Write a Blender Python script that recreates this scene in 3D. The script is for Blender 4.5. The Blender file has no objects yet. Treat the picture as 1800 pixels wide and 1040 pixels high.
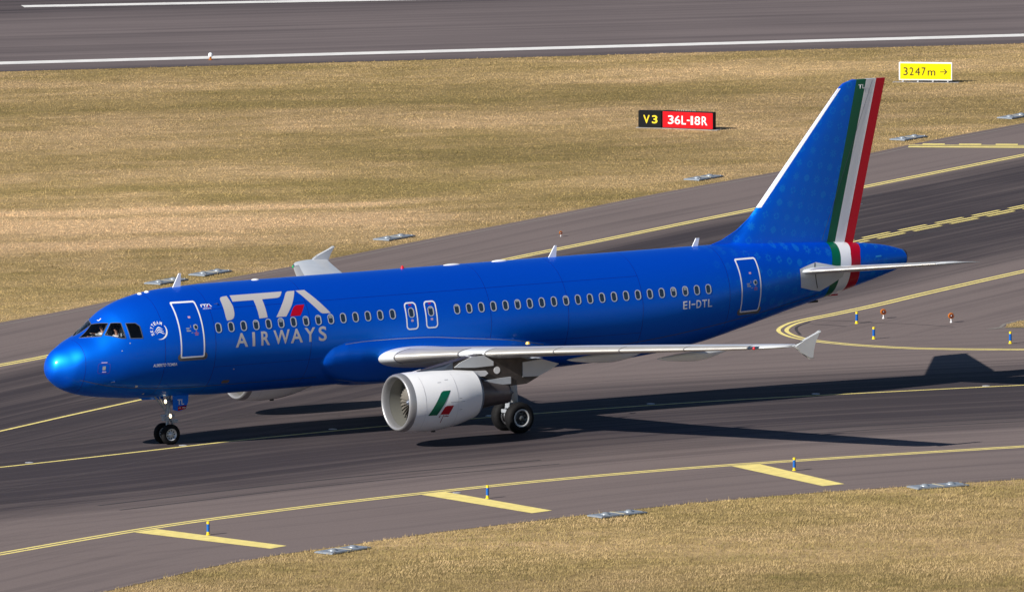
import bpy, bmesh, math, random
import numpy as np
from mathutils import Vector, Matrix
random.seed(7); rng = np.random.default_rng(11)
R = math.radians
SC = bpy.context.scene
COL = SC.collection

# ------------------------------------------------------------------ camera
cam = bpy.data.cameras.new("camera"); camo = bpy.data.objects.new("camera", cam); COL.objects.link(camo)
cam.sensor_width = 36.0; cam.lens = 22668.2 / 1800 * 36
cam.clip_start = 5; cam.clip_end = 6000
yaw, pit, rol = 0.5595384, 0.1116572, -0.002364
fw = Vector((math.sin(yaw)*math.cos(pit), math.cos(yaw)*math.cos(pit), -math.sin(pit)))
rt = Vector((math.cos(yaw), -math.sin(yaw), 0)); up = rt.cross(fw)
rt2 = rt*math.cos(rol) + up*math.sin(rol); up2 = -rt*math.sin(rol) + up*math.cos(rol)
camo.matrix_world = Matrix(((rt2.x, up2.x, -fw.x, -233.7295), (rt2.y, up2.y, -fw.y, -405.1929), (rt2.z, up2.z, -fw.z, 58.1493), (0, 0, 0, 1)))
SC.camera = camo
# ------------------------------------------------------------------ light
AZ, EL = R(8.4), R(30.5)           # direction the light travels (azimuth) and its elevation
sdir = Vector((math.cos(AZ)*math.cos(EL), math.sin(AZ)*math.cos(EL), -math.sin(EL)))
w = bpy.data.worlds.new("World"); SC.world = w; w.use_nodes = True
nt = w.node_tree; nt.nodes.clear()
sky = nt.nodes.new('ShaderNodeTexSky'); sky.sky_type = 'NISHITA'; sky.sun_disc = False
sky.sun_elevation = EL; sky.sun_rotation = math.atan2(-sdir.x, -sdir.y) % (2*math.pi)
sky.air_density = 0.75; sky.dust_density = 0.1; sky.ozone_density = 3.0
bg = nt.nodes.new('ShaderNodeBackground'); bg.inputs['Strength'].default_value = 0.05
wo = nt.nodes.new('ShaderNodeOutputWorld')
nt.links.new(sky.outputs[0], bg.inputs[0]); nt.links.new(bg.outputs[0], wo.inputs[0])
sl = bpy.data.lights.new("sun", 'SUN'); sl.energy = 5.0; sl.angle = R(0.5); sl.color = (1.0, 0.945, 0.87)
so = bpy.data.objects.new("sun", sl); COL.objects.link(so); so.rotation_euler = sdir.to_track_quat('-Z', 'Y').to_euler()
so.location = (-60, -20, 80)
SC.view_settings.view_transform = 'Standard'; SC.view_settings.look = 'None'
SC.view_settings.exposure = 0.45; SC.view_settings.gamma = 1.0
SC.cycles.max_bounces = 6

# ------------------------------------------------------------------ materials
def mat(name, col, rough=0.5, metal=0.0, coat=0.0, spec=0.5, var=0.0, vscale=4.0, bump=0.0, bscale=30.0, emit=None, estr=0.0, trans=0.0, alpha=1.0):
    m = bpy.data.materials.new(name); m.use_nodes = True
    n = m.node_tree; b = n.nodes['Principled BSDF']; L = n.links
    b.inputs['Base Color'].default_value = (*col, 1); b.inputs['Roughness'].default_value = rough
    b.inputs['Metallic'].default_value = metal; b.inputs['Coat Weight'].default_value = coat
    b.inputs['Coat Roughness'].default_value = 0.10; b.inputs['Specular IOR Level'].default_value = spec
    b.inputs['Transmission Weight'].default_value = trans; b.inputs['Alpha'].default_value = alpha
    if emit: b.inputs['Emission Color'].default_value = (*emit, 1); b.inputs['Emission Strength'].default_value = estr
    tc = n.nodes.new('ShaderNodeTexCoord')
    if var > 0:
        no = n.nodes.new('ShaderNodeTexNoise'); no.inputs['Scale'].default_value = vscale; no.inputs['Detail'].default_value = 6
        L.new(tc.outputs['Object'], no.inputs['Vector'])
        mr = n.nodes.new('ShaderNodeMapRange'); mr.inputs['From Min'].default_value = .3; mr.inputs['From Max'].default_value = .7
        mr.inputs['To Min'].default_value = 1 - var; mr.inputs['To Max'].default_value = 1 + var
        L.new(no.outputs['Fac'], mr.inputs['Value'])
        mx = n.nodes.new('ShaderNodeVectorMath'); mx.operation = 'SCALE'; mx.inputs[0].default_value = col
        L.new(mr.outputs[0], mx.inputs['Scale']); L.new(mx.outputs[0], b.inputs['Base Color'])
    if bump > 0:
        no = n.nodes.new('ShaderNodeTexNoise'); no.inputs['Scale'].default_value = bscale; no.inputs['Detail'].default_value = 4
        L.new(tc.outputs['Object'], no.inputs['Vector'])
        bu = n.nodes.new('ShaderNodeBump'); bu.inputs['Strength'].default_value = bump; bu.inputs['Distance'].default_value = .02
        L.new(no.outputs['Fac'], bu.inputs['Height']); L.new(bu.outputs[0], b.inputs['Normal'])
    return m

def M_(n, op, a=None, b=None, c=None):
    k = n.nodes.new('ShaderNodeMath'); k.operation = op
    for i, v in enumerate((a, b, c)):
        if v is None: continue
        if isinstance(v, (int, float)): k.inputs[i].default_value = v
        else: n.links.new(v, k.inputs[i])
    return k.outputs[0]

def blue_paint(name, pattern):
    m = mat(name, (0.0, 0.034, 0.62), rough=0.45, metal=0.0, coat=.6, spec=.1)
    n = m.node_tree; L = n.links; b = n.nodes['Principled BSDF']
    gl = n.nodes.new('ShaderNodeBsdfGlossy'); gl.inputs['Color'].default_value = (0.0, .31, .97, 1); gl.inputs['Roughness'].default_value = .55   # the pearl flake
    ms = n.nodes.new('ShaderNodeMixShader'); ms.inputs[0].default_value = .54
    L.new(b.outputs[0], ms.inputs[1]); L.new(gl.outputs[0], ms.inputs[2]); L.new(ms.outputs[0], n.nodes['Material Output'].inputs[0])
    tc = n.nodes.new('ShaderNodeTexCoord')
    no = n.nodes.new('ShaderNodeTexNoise'); no.inputs['Scale'].default_value = .7; no.inputs['Detail'].default_value = 2
    L.new(tc.outputs['Object'], no.inputs['Vector'])
    bu = n.nodes.new('ShaderNodeBump'); b.inputs['Coat Roughness'].default_value = .17; bu.inputs['Strength'].default_value = .3; bu.inputs['Distance'].default_value = .02
    L.new(no.outputs['Fac'], bu.inputs['Height'])
    L.new(bu.outputs[0], b.inputs['Coat Normal'])
    if pattern:                                     # the faint printed ornament of the tail: rings, flowers, crosses
        sp = n.nodes.new('ShaderNodeSeparateXYZ'); L.new(tc.outputs['Object'], sp.inputs[0])
        x, z = sp.outputs[0], sp.outputs[2]
        u = M_(n, 'ADD', M_(n, 'MULTIPLY', x, 2.05), M_(n, 'MULTIPLY', z, -0.62))
        v = M_(n, 'ADD', M_(n, 'MULTIPLY', z, 1.85), M_(n, 'MULTIPLY', x, 0.34))
        fu, fv = M_(n, 'FLOOR', u), M_(n, 'FLOOR', v)
        cu, cv = M_(n, 'SUBTRACT', M_(n, 'FRACT', u), .5), M_(n, 'SUBTRACT', M_(n, 'FRACT', v), .5)
        r = M_(n, 'SQRT', M_(n, 'ADD', M_(n, 'MULTIPLY', cu, cu), M_(n, 'MULTIPLY', cv, cv)))
        an = M_(n, 'ARCTAN2', cv, cu)
        cb = n.nodes.new('ShaderNodeCombineXYZ'); L.new(fu, cb.inputs[0]); L.new(fv, cb.inputs[1])
        wn = n.nodes.new('ShaderNodeTexWhiteNoise'); wn.noise_dimensions = '2D'; L.new(cb.outputs[0], wn.inputs['Vector'])
        k = M_(n, 'ADD', 4, M_(n, 'MULTIPLY', 4, M_(n, 'ROUND', wn.outputs['Value'])))
        w2 = n.nodes.new('ShaderNodeSeparateColor'); L.new(wn.outputs['Color'], w2.inputs[0])
        edge = M_(n, 'ADD', .25, M_(n, 'MULTIPLY', M_(n, 'MULTIPLY', .09, w2.outputs[0]), M_(n, 'COSINE', M_(n, 'MULTIPLY', an, k))))
        inside = M_(n, 'LESS_THAN', r, edge)
        ring = M_(n, 'GREATER_THAN', r, M_(n, 'MULTIPLY', .19, w2.outputs[1]))
        sw = M_(n, 'GREATER_THAN', M_(n, 'COSINE', M_(n, 'ADD', M_(n, 'MULTIPLY', an, k), M_(n, 'MULTIPLY', r, 8))), M_(n, 'SUBTRACT', M_(n, 'MULTIPLY', w2.outputs[2], 1.0), 1.4))
        f = M_(n, 'MULTIPLY', M_(n, 'MULTIPLY', inside, ring), sw)
        # fades out forward of the tail
        mr = n.nodes.new('ShaderNodeMapRange'); mr.inputs['From Min'].default_value = 9.7; mr.inputs['From Max'].default_value = 13.0
        L.new(x, mr.inputs['Value']); f = M_(n, 'MULTIPLY', f, M_(n, 'MULTIPLY', mr.outputs[0], .8))
        mx = n.nodes.new('ShaderNodeMix'); mx.data_type = 'RGBA'; L.new(f, mx.inputs['Factor'])
        mx.inputs['A'].default_value = (0.0, .034, .62, 1); mx.inputs['B'].default_value = (0.01, .17, .66, 1)
        L.new(mx.outputs['Result'], b.inputs['Base Color'])
    return m

blue = blue_paint("blue_paint", False)
blue_pat = blue_paint("blue_tail_paint", True)
green = mat("green_paint", (0.0, .115, .06), .4, coat=.25, spec=.25)
red = mat("red_paint", (.42, .0, .016), .4, coat=.25, spec=.25)
white_stripe = mat("white_stripe_paint", (.84, .86, .90), .35, coat=.8)
white = mat("white_paint", (.84, .85, .87), .35, coat=.4, var=.02, vscale=2)
titlegrey = mat("silver_title_paint", (.52, .50, .50), .45, metal=.1)
wingmat = mat("wing_paint", (.60, .625, .65), .34, coat=.3, var=.05, vscale=1.5)
wingdark = mat("wing_underside_panel", (.50, .53, .57), .45, var=.06)
slatmat = mat("bare_leading_edge", (.66, .64, .60), .3, metal=.55, var=.05, vscale=2)
lipmat = mat("bare_inlet_lip", (.36, .36, .37), .42, metal=.6)
ductmat = mat("inlet_duct", (.185, .185, .165), .5, metal=.2)
darkmetal = mat("dark_pylon_metal", (.075, .065, .062), .42, metal=.45, var=.25, vscale=3)
coremat = mat("hot_core_metal", (.13, .115, .12), .40, metal=.6, var=.15, vscale=4)
slate = mat("slate_fairing", (.10, .12, .16), .4, metal=.3)
steel = mat("steel", (.42, .43, .45), .32, metal=.85)
geargrey = mat("gear_grey", (.36, .39, .43), .4, metal=.2, var=.15, vscale=12)
bronze = mat("fan_titanium", (.125, .115, .10), .6, metal=.2)
rubber = mat("rubber", (.007, .007, .008), .75, spec=.2, var=.3, vscale=8, bump=.2)
rimmat = mat("rim_paint", (.62, .63, .64), .35, metal=.3)
rimdark = mat("rim_dark", (.13, .135, .14), .4, metal=.5)
black = mat("black", (.012, .012, .014), .5)
glassdark = mat("cabin_glass", (.016, .032, .055), .08, coat=1.0)
ringmat = mat("window_ring", (.58, .61, .66), .3, metal=.3)
blindmat = mat("window_blind", (.24, .27, .32), .5)
frameblack = mat("window_seal", (.02, .02, .024), .4)
framelight = mat("window_sill_metal", (.5, .52, .55), .3, metal=.5)
interior = mat("cockpit_lining", (.11, .11, .12), .7)
yellowm = mat("marking_yellow", (.88, .73, .24), .6, var=.12, vscale=3)
whitem = mat("marking_white", (.80, .79, .76), .6, var=.10, vscale=1)
amber = mat("amber_glass", (.42, .12, .01), .25, coat=.6)
redlamp = mat("red_lamp", (.65, .01, .02), .25, coat=.6)
lampglow = mat("lit_landing_lamp", (.9, .8, .6), .3, emit=(1.0, .74, .42), estr=3.5)
skin = mat("skin", (.42, .22, .15), .5)
hairm = mat("hair", (.03, .018, .012), .6)
shirt = mat("white_shirt", (.72, .73, .75), .7)
navy = mat("navy_trousers", (.012, .014, .03), .7)
paper = mat("paper", (.80, .80, .78), .7)

def glass_mat():
    m = bpy.data.materials.new("cockpit_glass"); m.use_nodes = True
    n = m.node_tree; n.nodes.clear()
    o = n.nodes.new('ShaderNodeOutputMaterial'); tr = n.nodes.new('ShaderNodeBsdfTransparent'); gl = n.nodes.new('ShaderNodeBsdfGlossy')
    fr = n.nodes.new('ShaderNodeFresnel'); fr.inputs['IOR'].default_value = 1.5
    tr.inputs[0].default_value = (.84, .88, .90, 1); gl.inputs['Roughness'].default_value = .02
    mx = n.nodes.new('ShaderNodeMixShader')
    n.links.new(fr.outputs[0], mx.inputs[0]); n.links.new(tr.outputs[0], mx.inputs[1]); n.links.new(gl.outputs[0], mx.inputs[2])
    n.links.new(mx.outputs[0], o.inputs[0]); return m
glass = glass_mat()

# ------------------------------------------------------------------ helpers
def link(name, me, mats=None, parent=None, smooth=False, loc=None):
    o = bpy.data.objects.new(name, me); COL.objects.link(o)
    if mats is not None:
        for m in (mats if isinstance(mats, (list, tuple)) else [mats]): me.materials.append(m)
    if parent: o.parent = parent
    if loc: o.location = loc
    if smooth: me.polygons.foreach_set('use_smooth', [True]*len(me.polygons))
    return o
def mk(name, V, F, mats=None, parent=None, smooth=False, loc=None):
    me = bpy.data.meshes.new(name); me.from_pydata([tuple(v) for v in V], [], [tuple(f) for f in F]); me.update()
    return link(name, me, mats, parent, smooth, loc)
def bmk(name, bm, mats=None, parent=None, smooth=False, loc=None, angle=None):
    me = bpy.data.meshes.new(name); bmesh.ops.recalc_face_normals(bm, faces=bm.faces)
    if angle:
        for e in bm.edges:
            if len(e.link_faces) == 2 and e.calc_face_angle(0) > R(angle): e.smooth = False
        smooth = True
    bm.to_mesh(me); bm.free()
    return link(name, me, mats, parent, smooth, loc)
def empty(name, loc, label, cat, group=None, rotz=0):
    o = bpy.data.objects.new(name, None); COL.objects.link(o); o.location = loc; o.rotation_euler = (0, 0, rotz)
    return tag(o, label, cat, group)
def tag(o, label=None, cat=None, group=None, kind=None):
    if label: o['label'] = label
    if cat: o['category'] = cat
    if group: o['group'] = group
    if kind: o['kind'] = kind
    return o
def copy_tree(o, parent=None):
    c = o.copy(); COL.objects.link(c)
    if parent: c.parent = parent
    for ch in o.children: copy_tree(ch, c)
    return c
def box(bm, c, s, rot=None):
    r = bmesh.ops.create_cube(bm, size=1.0); vs = r['verts']
    for v in vs:
        v.co = Vector((v.co.x*s[0], v.co.y*s[1], v.co.z*s[2]))
        if rot is not None: v.co = rot @ v.co
        v.co += Vector(c)
    return vs
def tube(bm, a, b, r0, r1=None, seg=14):
    a, b = Vector(a), Vector(b); r1 = r0 if r1 is None else r1
    q = (b-a).to_track_quat('Z', 'Y')
    A = [bm.verts.new(a + q @ Vector((r0*math.cos(t), r0*math.sin(t), 0))) for t in [2*math.pi*i/seg for i in range(seg)]]
    B = [bm.verts.new(b + q @ Vector((r1*math.cos(t), r1*math.sin(t), 0))) for t in [2*math.pi*i/seg for i in range(seg)]]
    for i in range(seg): bm.faces.new((A[i], A[(i+1) % seg], B[(i+1) % seg], B[i]))
    bm.faces.new(A[::-1]); bm.faces.new(B)
def lathe(prof, zc=lambda x: 0.0, yc=0.0, axis='X', seg=72, close=False, cx=0.0):
    """prof: list of (axial, radius); axis X (along x) or Y (wheel)."""
    V, F = [], []
    for a, r in prof:
        for i in range(seg):
            t = 2*math.pi*i/seg
            if axis == 'X': V.append((a, yc + r*math.cos(t), zc(a) + r*math.sin(t)))
            elif axis == 'Y': V.append((cx + r*math.cos(t), yc + a, zc(a) + r*math.sin(t)))
            else: V.append((cx + r*math.cos(t), yc + r*math.sin(t), a))
    n = len(prof)
    for k in range(n-1 + (1 if close else 0)):
        k2 = (k+1) % n
        for i in range(seg):
            j = (i+1) % seg
            F.append((k*seg+i, k*seg+j, k2*seg+j, k2*seg+i))
    return V, F
def prism(bm, poly, y0, y1, axis='y'):
    A = [bm.verts.new((p[0], y0, p[1]) if axis == 'y' else (p[0], p[1], y0)) for p in poly]
    B = [bm.verts.new((p[0], y1, p[1]) if axis == 'y' else (p[0], p[1], y1)) for p in poly]
    n = len(poly)
    for i in range(n): bm.faces.new((A[i], A[(i+1) % n], B[(i+1) % n], B[i]))
    bm.faces.new(A[::-1]); bm.faces.new(B)
def pchip(xs, ys, x):
    xs = np.asarray(xs, float); ys = np.asarray(ys, float); x = np.asarray(x, float)
    h = np.diff(xs); d = np.diff(ys)/h; m = np.zeros_like(ys); m[0] = d[0]; m[-1] = d[-1]
    for i in range(1, len(xs)-1):
        if d[i-1]*d[i] > 0:
            w1 = 2*h[i]+h[i-1]; w2 = h[i]+2*h[i-1]; m[i] = (w1+w2)/(w1/d[i-1]+w2/d[i])
    i = np.clip(np.searchsorted(xs, x)-1, 0, len(xs)-2); t = (x-xs[i])/h[i]
    return (2*t**3-3*t*t+1)*ys[i]+(t**3-2*t*t+t)*h[i]*m[i]+(-2*t**3+3*t*t)*ys[i+1]+(t**3-t*t)*h[i]*m[i+1]

# ------------------------------------------------------------------ ground
U = [(-45, 5), (-20, 18.2), (8.73, 32.08), (13.99, 34.64), (19.46, 37.42), (24.32, 40.01), (31.37, 44.25), (39.65, 48.52), (50.28, 54.59), (59.03, 59.47), (68.63, 64.99), (77.91, 69.8), (85.47, 74.13), (90.25, 77.0), (98.82, 81.6), (103.83, 84.3), (120, 93), (160, 114)]
G = [(-70, -62), (-40, -48), (-27.33, -40.48), (-20.05, -35.35), (-13.2, -31.46), (-11.16, -30.3), (-7.18, -28.75), (-4.53, -28.05), (0.2, -26.75), (4.59, -25.98), (7.38, -25.5), (11.68, -24.95), (16.44, -24.8), (20.99, -25.2), (25.61, -25.75), (29.08, -26.2), (45, -29.5), (110, -46)]
EDG = [(-45, -3.2), (-20, 9.1), (1.93, 19.84), (7.07, 22.38), (12.22, 24.8), (15.3, 26.4), (49.1, 46.2), (56.46, 50.35), (62.23, 53.65), (68.09, 56.96), (76.83, 61.9), (81.92, 64.74), (90.71, 69.61), (98.28, 73.83), (150, 101)]
LB = [(-40, -16.7), (-8.84, 0.45), (-3.71, 3.4), (1.8, 6.61), (6.73, 9.6), (11.58, 12.45), (64.39, 43.7), (77.97, 51.1), (85.06, 55.0), (150, 90.5)]
LC = [(-45, -5.9), (-10.99, -3.42), (-7.31, -3.1), (-3.59, -2.70), (1.72, -1.78), (7.36, -0.68), (9.15, -0.42), (14.76, 0.14), (21.25, 0.30), (26.58, 0.12), (30.01, -0.2), (34.7, -0.95), (41.65, -2.23), (45.09, -2.95), (100, -15)]
TEAR = [(100, 50.5), (70.83, 34.2), (63.96, 30.43), (55.69, 25.67), (52.18, 23.54), (48.97, 21.76), (46.66, 20.56), (45.33, 19.6), (44.01, 18.14), (43.3, 16.6), (43.03, 15.2), (43.13, 13.9), (43.75, 12.0), (45.1, 9.9), (48.25, 7.44), (51.31, 5.6), (58, 2.2), (100, -16)]
LO = [(-60, -40), (-24.22, -27.21), (-19.8, -25.24), (-15.4, -23.41), (-8.5, -20.64), (-4.71, -19.44), (1.56, -18.0), (8.42, -16.95), (12.5, -16.6), (16.99, -16.5), (21.55, -16.8), (25.5, -17.2), (30.99, -17.9), (34.5, -18.4), (100, -30)]
def catmull(P, n=10):
    P = [np.array(p, float) for p in P]; out = []
    for i in range(len(P)-1):
        a = P[max(i-1, 0)]; b = P[i]; c = P[i+1]; d = P[min(i+2, len(P)-1)]
        L1 = np.linalg.norm(c-b); m0 = (c-a)/max(np.linalg.norm(c-b)+np.linalg.norm(b-a), 1e-6)*L1; m1 = (d-b)/max(np.linalg.norm(d-c)+np.linalg.norm(c-b), 1e-6)*L1
        for k in range(n):
            t = k/n; out.append((2*t**3-3*t*t+1)*b+(t**3-2*t*t+t)*m0+(-2*t**3+3*t*t)*c+(t**3-t*t)*m1)
    out.append(P[-1]); return np.array(out)
def resample(P, n):
    P = np.asarray(P, float); s = np.r_[0, np.cumsum(np.linalg.norm(np.diff(P, axis=0), axis=1))]; q = np.linspace(0, s[-1], n)
    return np.stack([np.interp(q, s, P[:, 0]), np.interp(q, s, P[:, 1])], 1)
def polydist(Q, P):
    """signed distance and arclength of points Q to polyline P"""
    A, B = P[:-1], P[1:]; d = B-A; L2 = (d**2).sum(1); s0 = np.r_[0, np.cumsum(np.sqrt(L2))][:-1]
    best = np.full(len(Q), 1e9); sg = np.zeros(len(Q)); ss = np.zeros(len(Q))
    for a, e, l2, s in zip(A, d, L2, s0):
        t = np.clip(((Q-a)@e)/l2, 0, 1); v = Q-(a+t[:, None]*e); D = np.hypot(v[:, 0], v[:, 1])
        cr = e[0]*v[:, 1]-e[1]*v[:, 0]; k = D < best
        best[k] = D[k]; sg[k] = np.sign(cr[k]); ss[k] = s+t[k]*math.sqrt(l2)
    return best*sg, ss

def asphalt_mat(name, runway=False):
    m = bpy.data.materials.new(name); m.use_nodes = True; n = m.node_tree; L = n.links; b = n.nodes['Principled BSDF']
    b.inputs['Roughness'].default_value = .85; b.inputs['Specular IOR Level'].default_value = .25
    def attr(nm):
        a = n.nodes.new('ShaderNodeAttribute'); a.attribute_name = nm; return a.outputs['Fac'], a.outputs['Vector']
    tc = n.nodes.new('ShaderNodeTexCoord')
    fine = n.nodes.new('ShaderNodeTexNoise'); fine.inputs['Scale'].default_value = 14; fine.inputs['Detail'].default_value = 8; fine.inputs['Roughness'].default_value = .7
    L.new(tc.outputs['Object'], fine.inputs['Vector'])
    big = n.nodes.new('ShaderNodeTexNoise'); big.inputs['Scale'].default_value = .09; big.inputs['Detail'].default_value = 5
    L.new(tc.outputs['Object'], big.inputs['Vector'])
    def streak(vec, sc, seed):
        cb = n.nodes.new('ShaderNodeMapping'); cb.inputs['Scale'].default_value = sc; cb.inputs['Location'].default_value = (seed, seed*2.3, 0)
        L.new(vec, cb.inputs[0]); k = n.nodes.new('ShaderNodeTexNoise'); k.inputs['Scale'].default_value = 1; k.inputs['Detail'].default_value = 5; k.inputs['Roughness'].default_value = .62
        L.new(cb.outputs[0], k.inputs['Vector']); return k.outputs['Fac']
    cr, vr = attr('flow_c'); wear, _ = attr('wear'); wb, _ = attr('weight_b'); _, vb = attr('flow_b')
    s1 = streak(vr, (.022, 1.3, 1), 3); s2 = streak(vr, (.05, 5.5, 1), 9)
    t1 = streak(vb, (.022, 1.3, 1), 5); t2 = streak(vb, (.05, 5.5, 1), 15)
    def mixf(f, a, c): return M_(n, 'ADD', M_(n, 'MULTIPLY', a, M_(n, 'SUBTRACT', 1, f)), M_(n, 'MULTIPLY', c, f))
    S1 = mixf(wb, s1, t1); S2 = mixf(wb, s2, t2)
    w1 = M_(n, 'ADD', wear, M_(n, 'MULTIPLY', M_(n, 'SUBTRACT', S1, .5), 1.5))
    w1 = M_(n, 'ADD', w1, M_(n, 'MULTIPLY', M_(n, 'SUBTRACT', S2, .5), .75))
    w1 = M_(n, 'ADD', w1, M_(n, 'MULTIPLY', M_(n, 'SUBTRACT', big.outputs['Fac'], .5), .4))
    cl = n.nodes.new('ShaderNodeClamp'); L.new(w1, cl.inputs[0])
    mx = n.nodes.new('ShaderNodeMix'); mx.data_type = 'RGBA'; L.new(cl.outputs[0], mx.inputs['Factor'])
    mx.inputs['A'].default_value = ((.182, .145, .136, 1) if not runway else (.172, .140, .137, 1)); mx.inputs['B'].default_value = (.043, .034, .038, 1)
    mr = n.nodes.new('ShaderNodeMapRange'); mr.inputs['From Min'].default_value = .25; mr.inputs['From Max'].default_value = .75
    mr.inputs['To Min'].default_value = .82; mr.inputs['To Max'].default_value = 1.18; L.new(fine.outputs['Fac'], mr.inputs['Value'])
    sc = n.nodes.new('ShaderNodeVectorMath'); sc.operation = 'SCALE'; L.new(mx.outputs['Result'], sc.inputs[0]); L.new(mr.outputs[0], sc.inputs['Scale'])
    L.new(sc.outputs[0], b.inputs['Base Color'])
    bu = n.nodes.new('ShaderNodeBump'); bu.inputs['Strength'].default_value = .35; bu.inputs['Distance'].default_value = .01
    L.new(fine.outputs['Fac'], bu.inputs['Height']); L.new(bu.outputs[0], b.inputs['Normal'])
    return m
def set_attr(me, name, arr, vec=False):
    a = me.attributes.new(name, 'FLOAT_VECTOR' if vec else 'FLOAT', 'POINT')
    a.data.foreach_set('vector' if vec else 'value', np.ascontiguousarray(arr, dtype=np.float32).ravel())
def grid_sheet(name, A, B, nu, nv, z, m, wearfn):
    A, B = resample(A, nu), resample(B, nu); t = np.linspace(0, 1, nv)
    P = A[:, None]*(1-t)[None, :, None] + B[:, None]*t[None, :, None]; Q = P.reshape(-1, 2)
    V = np.c_[Q, np.full(len(Q), z)]
    i = np.arange(nu-1)[:, None]*nv + np.arange(nv-1)[None]; i = i.ravel()
    F = np.stack([i, i+nv, i+nv+1, i+1], 1)
    o = mk(name, V.tolist(), F.tolist(), m); wearfn(o.data, Q)
    if o.data.polygons[0].normal.z < 0: o.data.flip_normals()
    return tag(o, kind='structure')
cLC, cLB, cEDG, cLO, cTEAR = [catmull(p, 6) for p in (LC, LB, EDG, LO, TEAR)]
def sstep(a, b, x): t = np.clip((x-a)/(b-a), 0, 1); return t*t*(3-2*t)
def taxi_wear(me, Q):
    dC, sC = polydist(Q, cLC); dB, sB = polydist(Q, cLB); dE, _ = polydist(Q, cEDG); dL, _ = polydist(Q, cLO); dT, _ = polydist(Q, cTEAR)
    # darker worn surface along both routes, lighter shoulders outside the edge lines and between the routes
    wC = (1-sstep(4.5, 12.5, np.abs(dC+2.6)))*sstep(.2, 3.5, dL)
    wB = (1-sstep(6.5, 11.0, np.abs(dB-.3)))*sstep(.0, .8, -dE)
    isl = (Q[:, 0] > 43) & (dT < 0) if False else None
    wear = np.maximum(wC*.93, wB*.90) + .03
    inside = (np.abs(Q[:, 1] - (5+ (Q[:, 0]-43)*.55)) < 60) & (Q[:, 0] > 43) & (Q[:, 1] > np.interp(Q[:, 0], [43, 48, 58, 100], [14, 7.4, 2.2, -16])) & (Q[:, 1] < np.interp(Q[:, 0], [43, 49, 64, 100], [16, 21.8, 30.4, 50.5]))
    wear[inside] = .1
    wb = 1/(1+np.exp(-(np.abs(dC)-np.abs(dB))/2.0))
    set_attr(me, 'wear', wear); set_attr(me, 'weight_b', wb)
    set_attr(me, 'flow_c', np.c_[sC, dC, 0*dC], True); set_attr(me, 'flow_b', np.c_[sB, dB, 0*dB], True)
taxi = grid_sheet("taxiway", catmull(U, 5), catmull(G, 5), 260, 150, 0.010, asphalt_mat("taxiway_asphalt"), taxi_wear)
rdir = np.array([50, -15.2]); rdir /= np.linalg.norm(rdir); rn = np.array([-rdir[1], rdir[0]])
re0 = np.array([96.9, 121.9])
def rw_line(off, s0=-260, s1=300, n=30): return np.array([re0+rn*off+rdir*s for s in np.linspace(s0, s1, n)])
def rw_wear(me, Q):
    d = (Q-re0)@rn; s = (Q-re0)@rdir
    wear = .20 + .5*sstep(24, 34, d)*(1-sstep(44, 52, d)) + .25*(1-sstep(.5, 3.9, d))
    set_attr(me, 'wear', wear); set_attr(me, 'weight_b', 0*d)
    set_attr(me, 'flow_c', np.c_[s, d*.6, 0*d], True); set_attr(me, 'flow_b', np.c_[s, d, 0*d], True)
grid_sheet("runway", rw_line(0), rw_line(68), 120, 60, 0.010, asphalt_mat("runway_asphalt", True), rw_wear)

def ribbon(bm, P, w, z, off=0.0):
    P = np.asarray(P, float); T = np.gradient(P, axis=0); T /= np.linalg.norm(T, axis=1)[:, None]; N = np.stack([-T[:, 1], T[:, 0]], 1)
    a = P+N*(off-w/2); b = P+N*(off+w/2)
    A = [bm.verts.new((*p, z)) for p in a]; B = [bm.verts.new((*p, z)) for p in b]
    for i in range(len(A)-1): bm.faces.new((A[i], A[i+1], B[i+1], B[i]))
def marks(name, bm, m): return tag(bmk(name, bm, m), kind='structure')
def cut(P, s0, s1, n=None):
    s = np.r_[0, np.cumsum(np.linalg.norm(np.diff(P, axis=0), axis=1))]; n = n or max(2, int((s1-s0)/1.5)); q = np.linspace(s0, s1, n)
    return np.stack([np.interp(q, s, P[:, 0]), np.interp(q, s, P[:, 1])], 1)
def sat(P, x):   # arclength where the line first passes x
    s = np.r_[0, np.cumsum(np.linalg.norm(np.diff(P, axis=0), axis=1))]; return float(np.interp(x, P[:, 0], s))
for nm, P in (("taxiway_edge_line", cEDG), ("taxiway_edge_line", cLO), ("island_edge_line", cTEAR)):
    bm = bmesh.new(); ribbon(bm, P, .17, .014, -.16); ribbon(bm, P, .17, .014, .16); marks(nm, bm, yellowm)
bm = bmesh.new(); ribbon(bm, cLC, .17, .018); marks("taxiway_centre_line", bm, yellowm)
bm = bmesh.new(); sB = sat(cLB, 57); ribbon(bm, cut(cLB, 0, sat(cLB, 150)), .17, .018)
s = sB
while s < sat(cLB, 148):
    for o_ in (-.36, .36): ribbon(bm, cut(cLB, s, s+2.5, 4), .17, .018, o_)
    s += 3.35
marks("taxiway_centre_line", bm, yellowm)
bm = bmesh.new()
for q in (((-8.65, -21.02), (-7.54, -20.68), (-6.06, -26.99), (-6.92, -27.33)), ((5.14, -17.70), (6.27, -17.50), (6.68, -23.95), (5.7, -24.19)), ((18.81, -16.92), (20.0, -16.97), (19.41, -23.4), (18.44, -23.46))):
    bm.faces.new([bm.verts.new((*p, .018)) for p in q])
marks("shoulder_bar_marking", bm, yellowm)
bm = bmesh.new(); a = np.array([88.42, 75.49]); bdir = np.array([4.22, -3.06]); bdir /= np.linalg.norm(bdir); bn = np.array([-bdir[1], bdir[0]])
ribbon(bm, [a+bdir*t for t in (0, 2, 14)], .55, .018); ribbon(bm, [a+bdir*t for t in (0, 2, 14)], .3, .018, .75)
for k in range(6): ribbon(bm, [a+bdir*(.6+1.65*k+t)+bn*1.25 for t in (0, .5, 1.0)], .5, .018)
marks("holding_position_marking", bm, yellowm)
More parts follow.
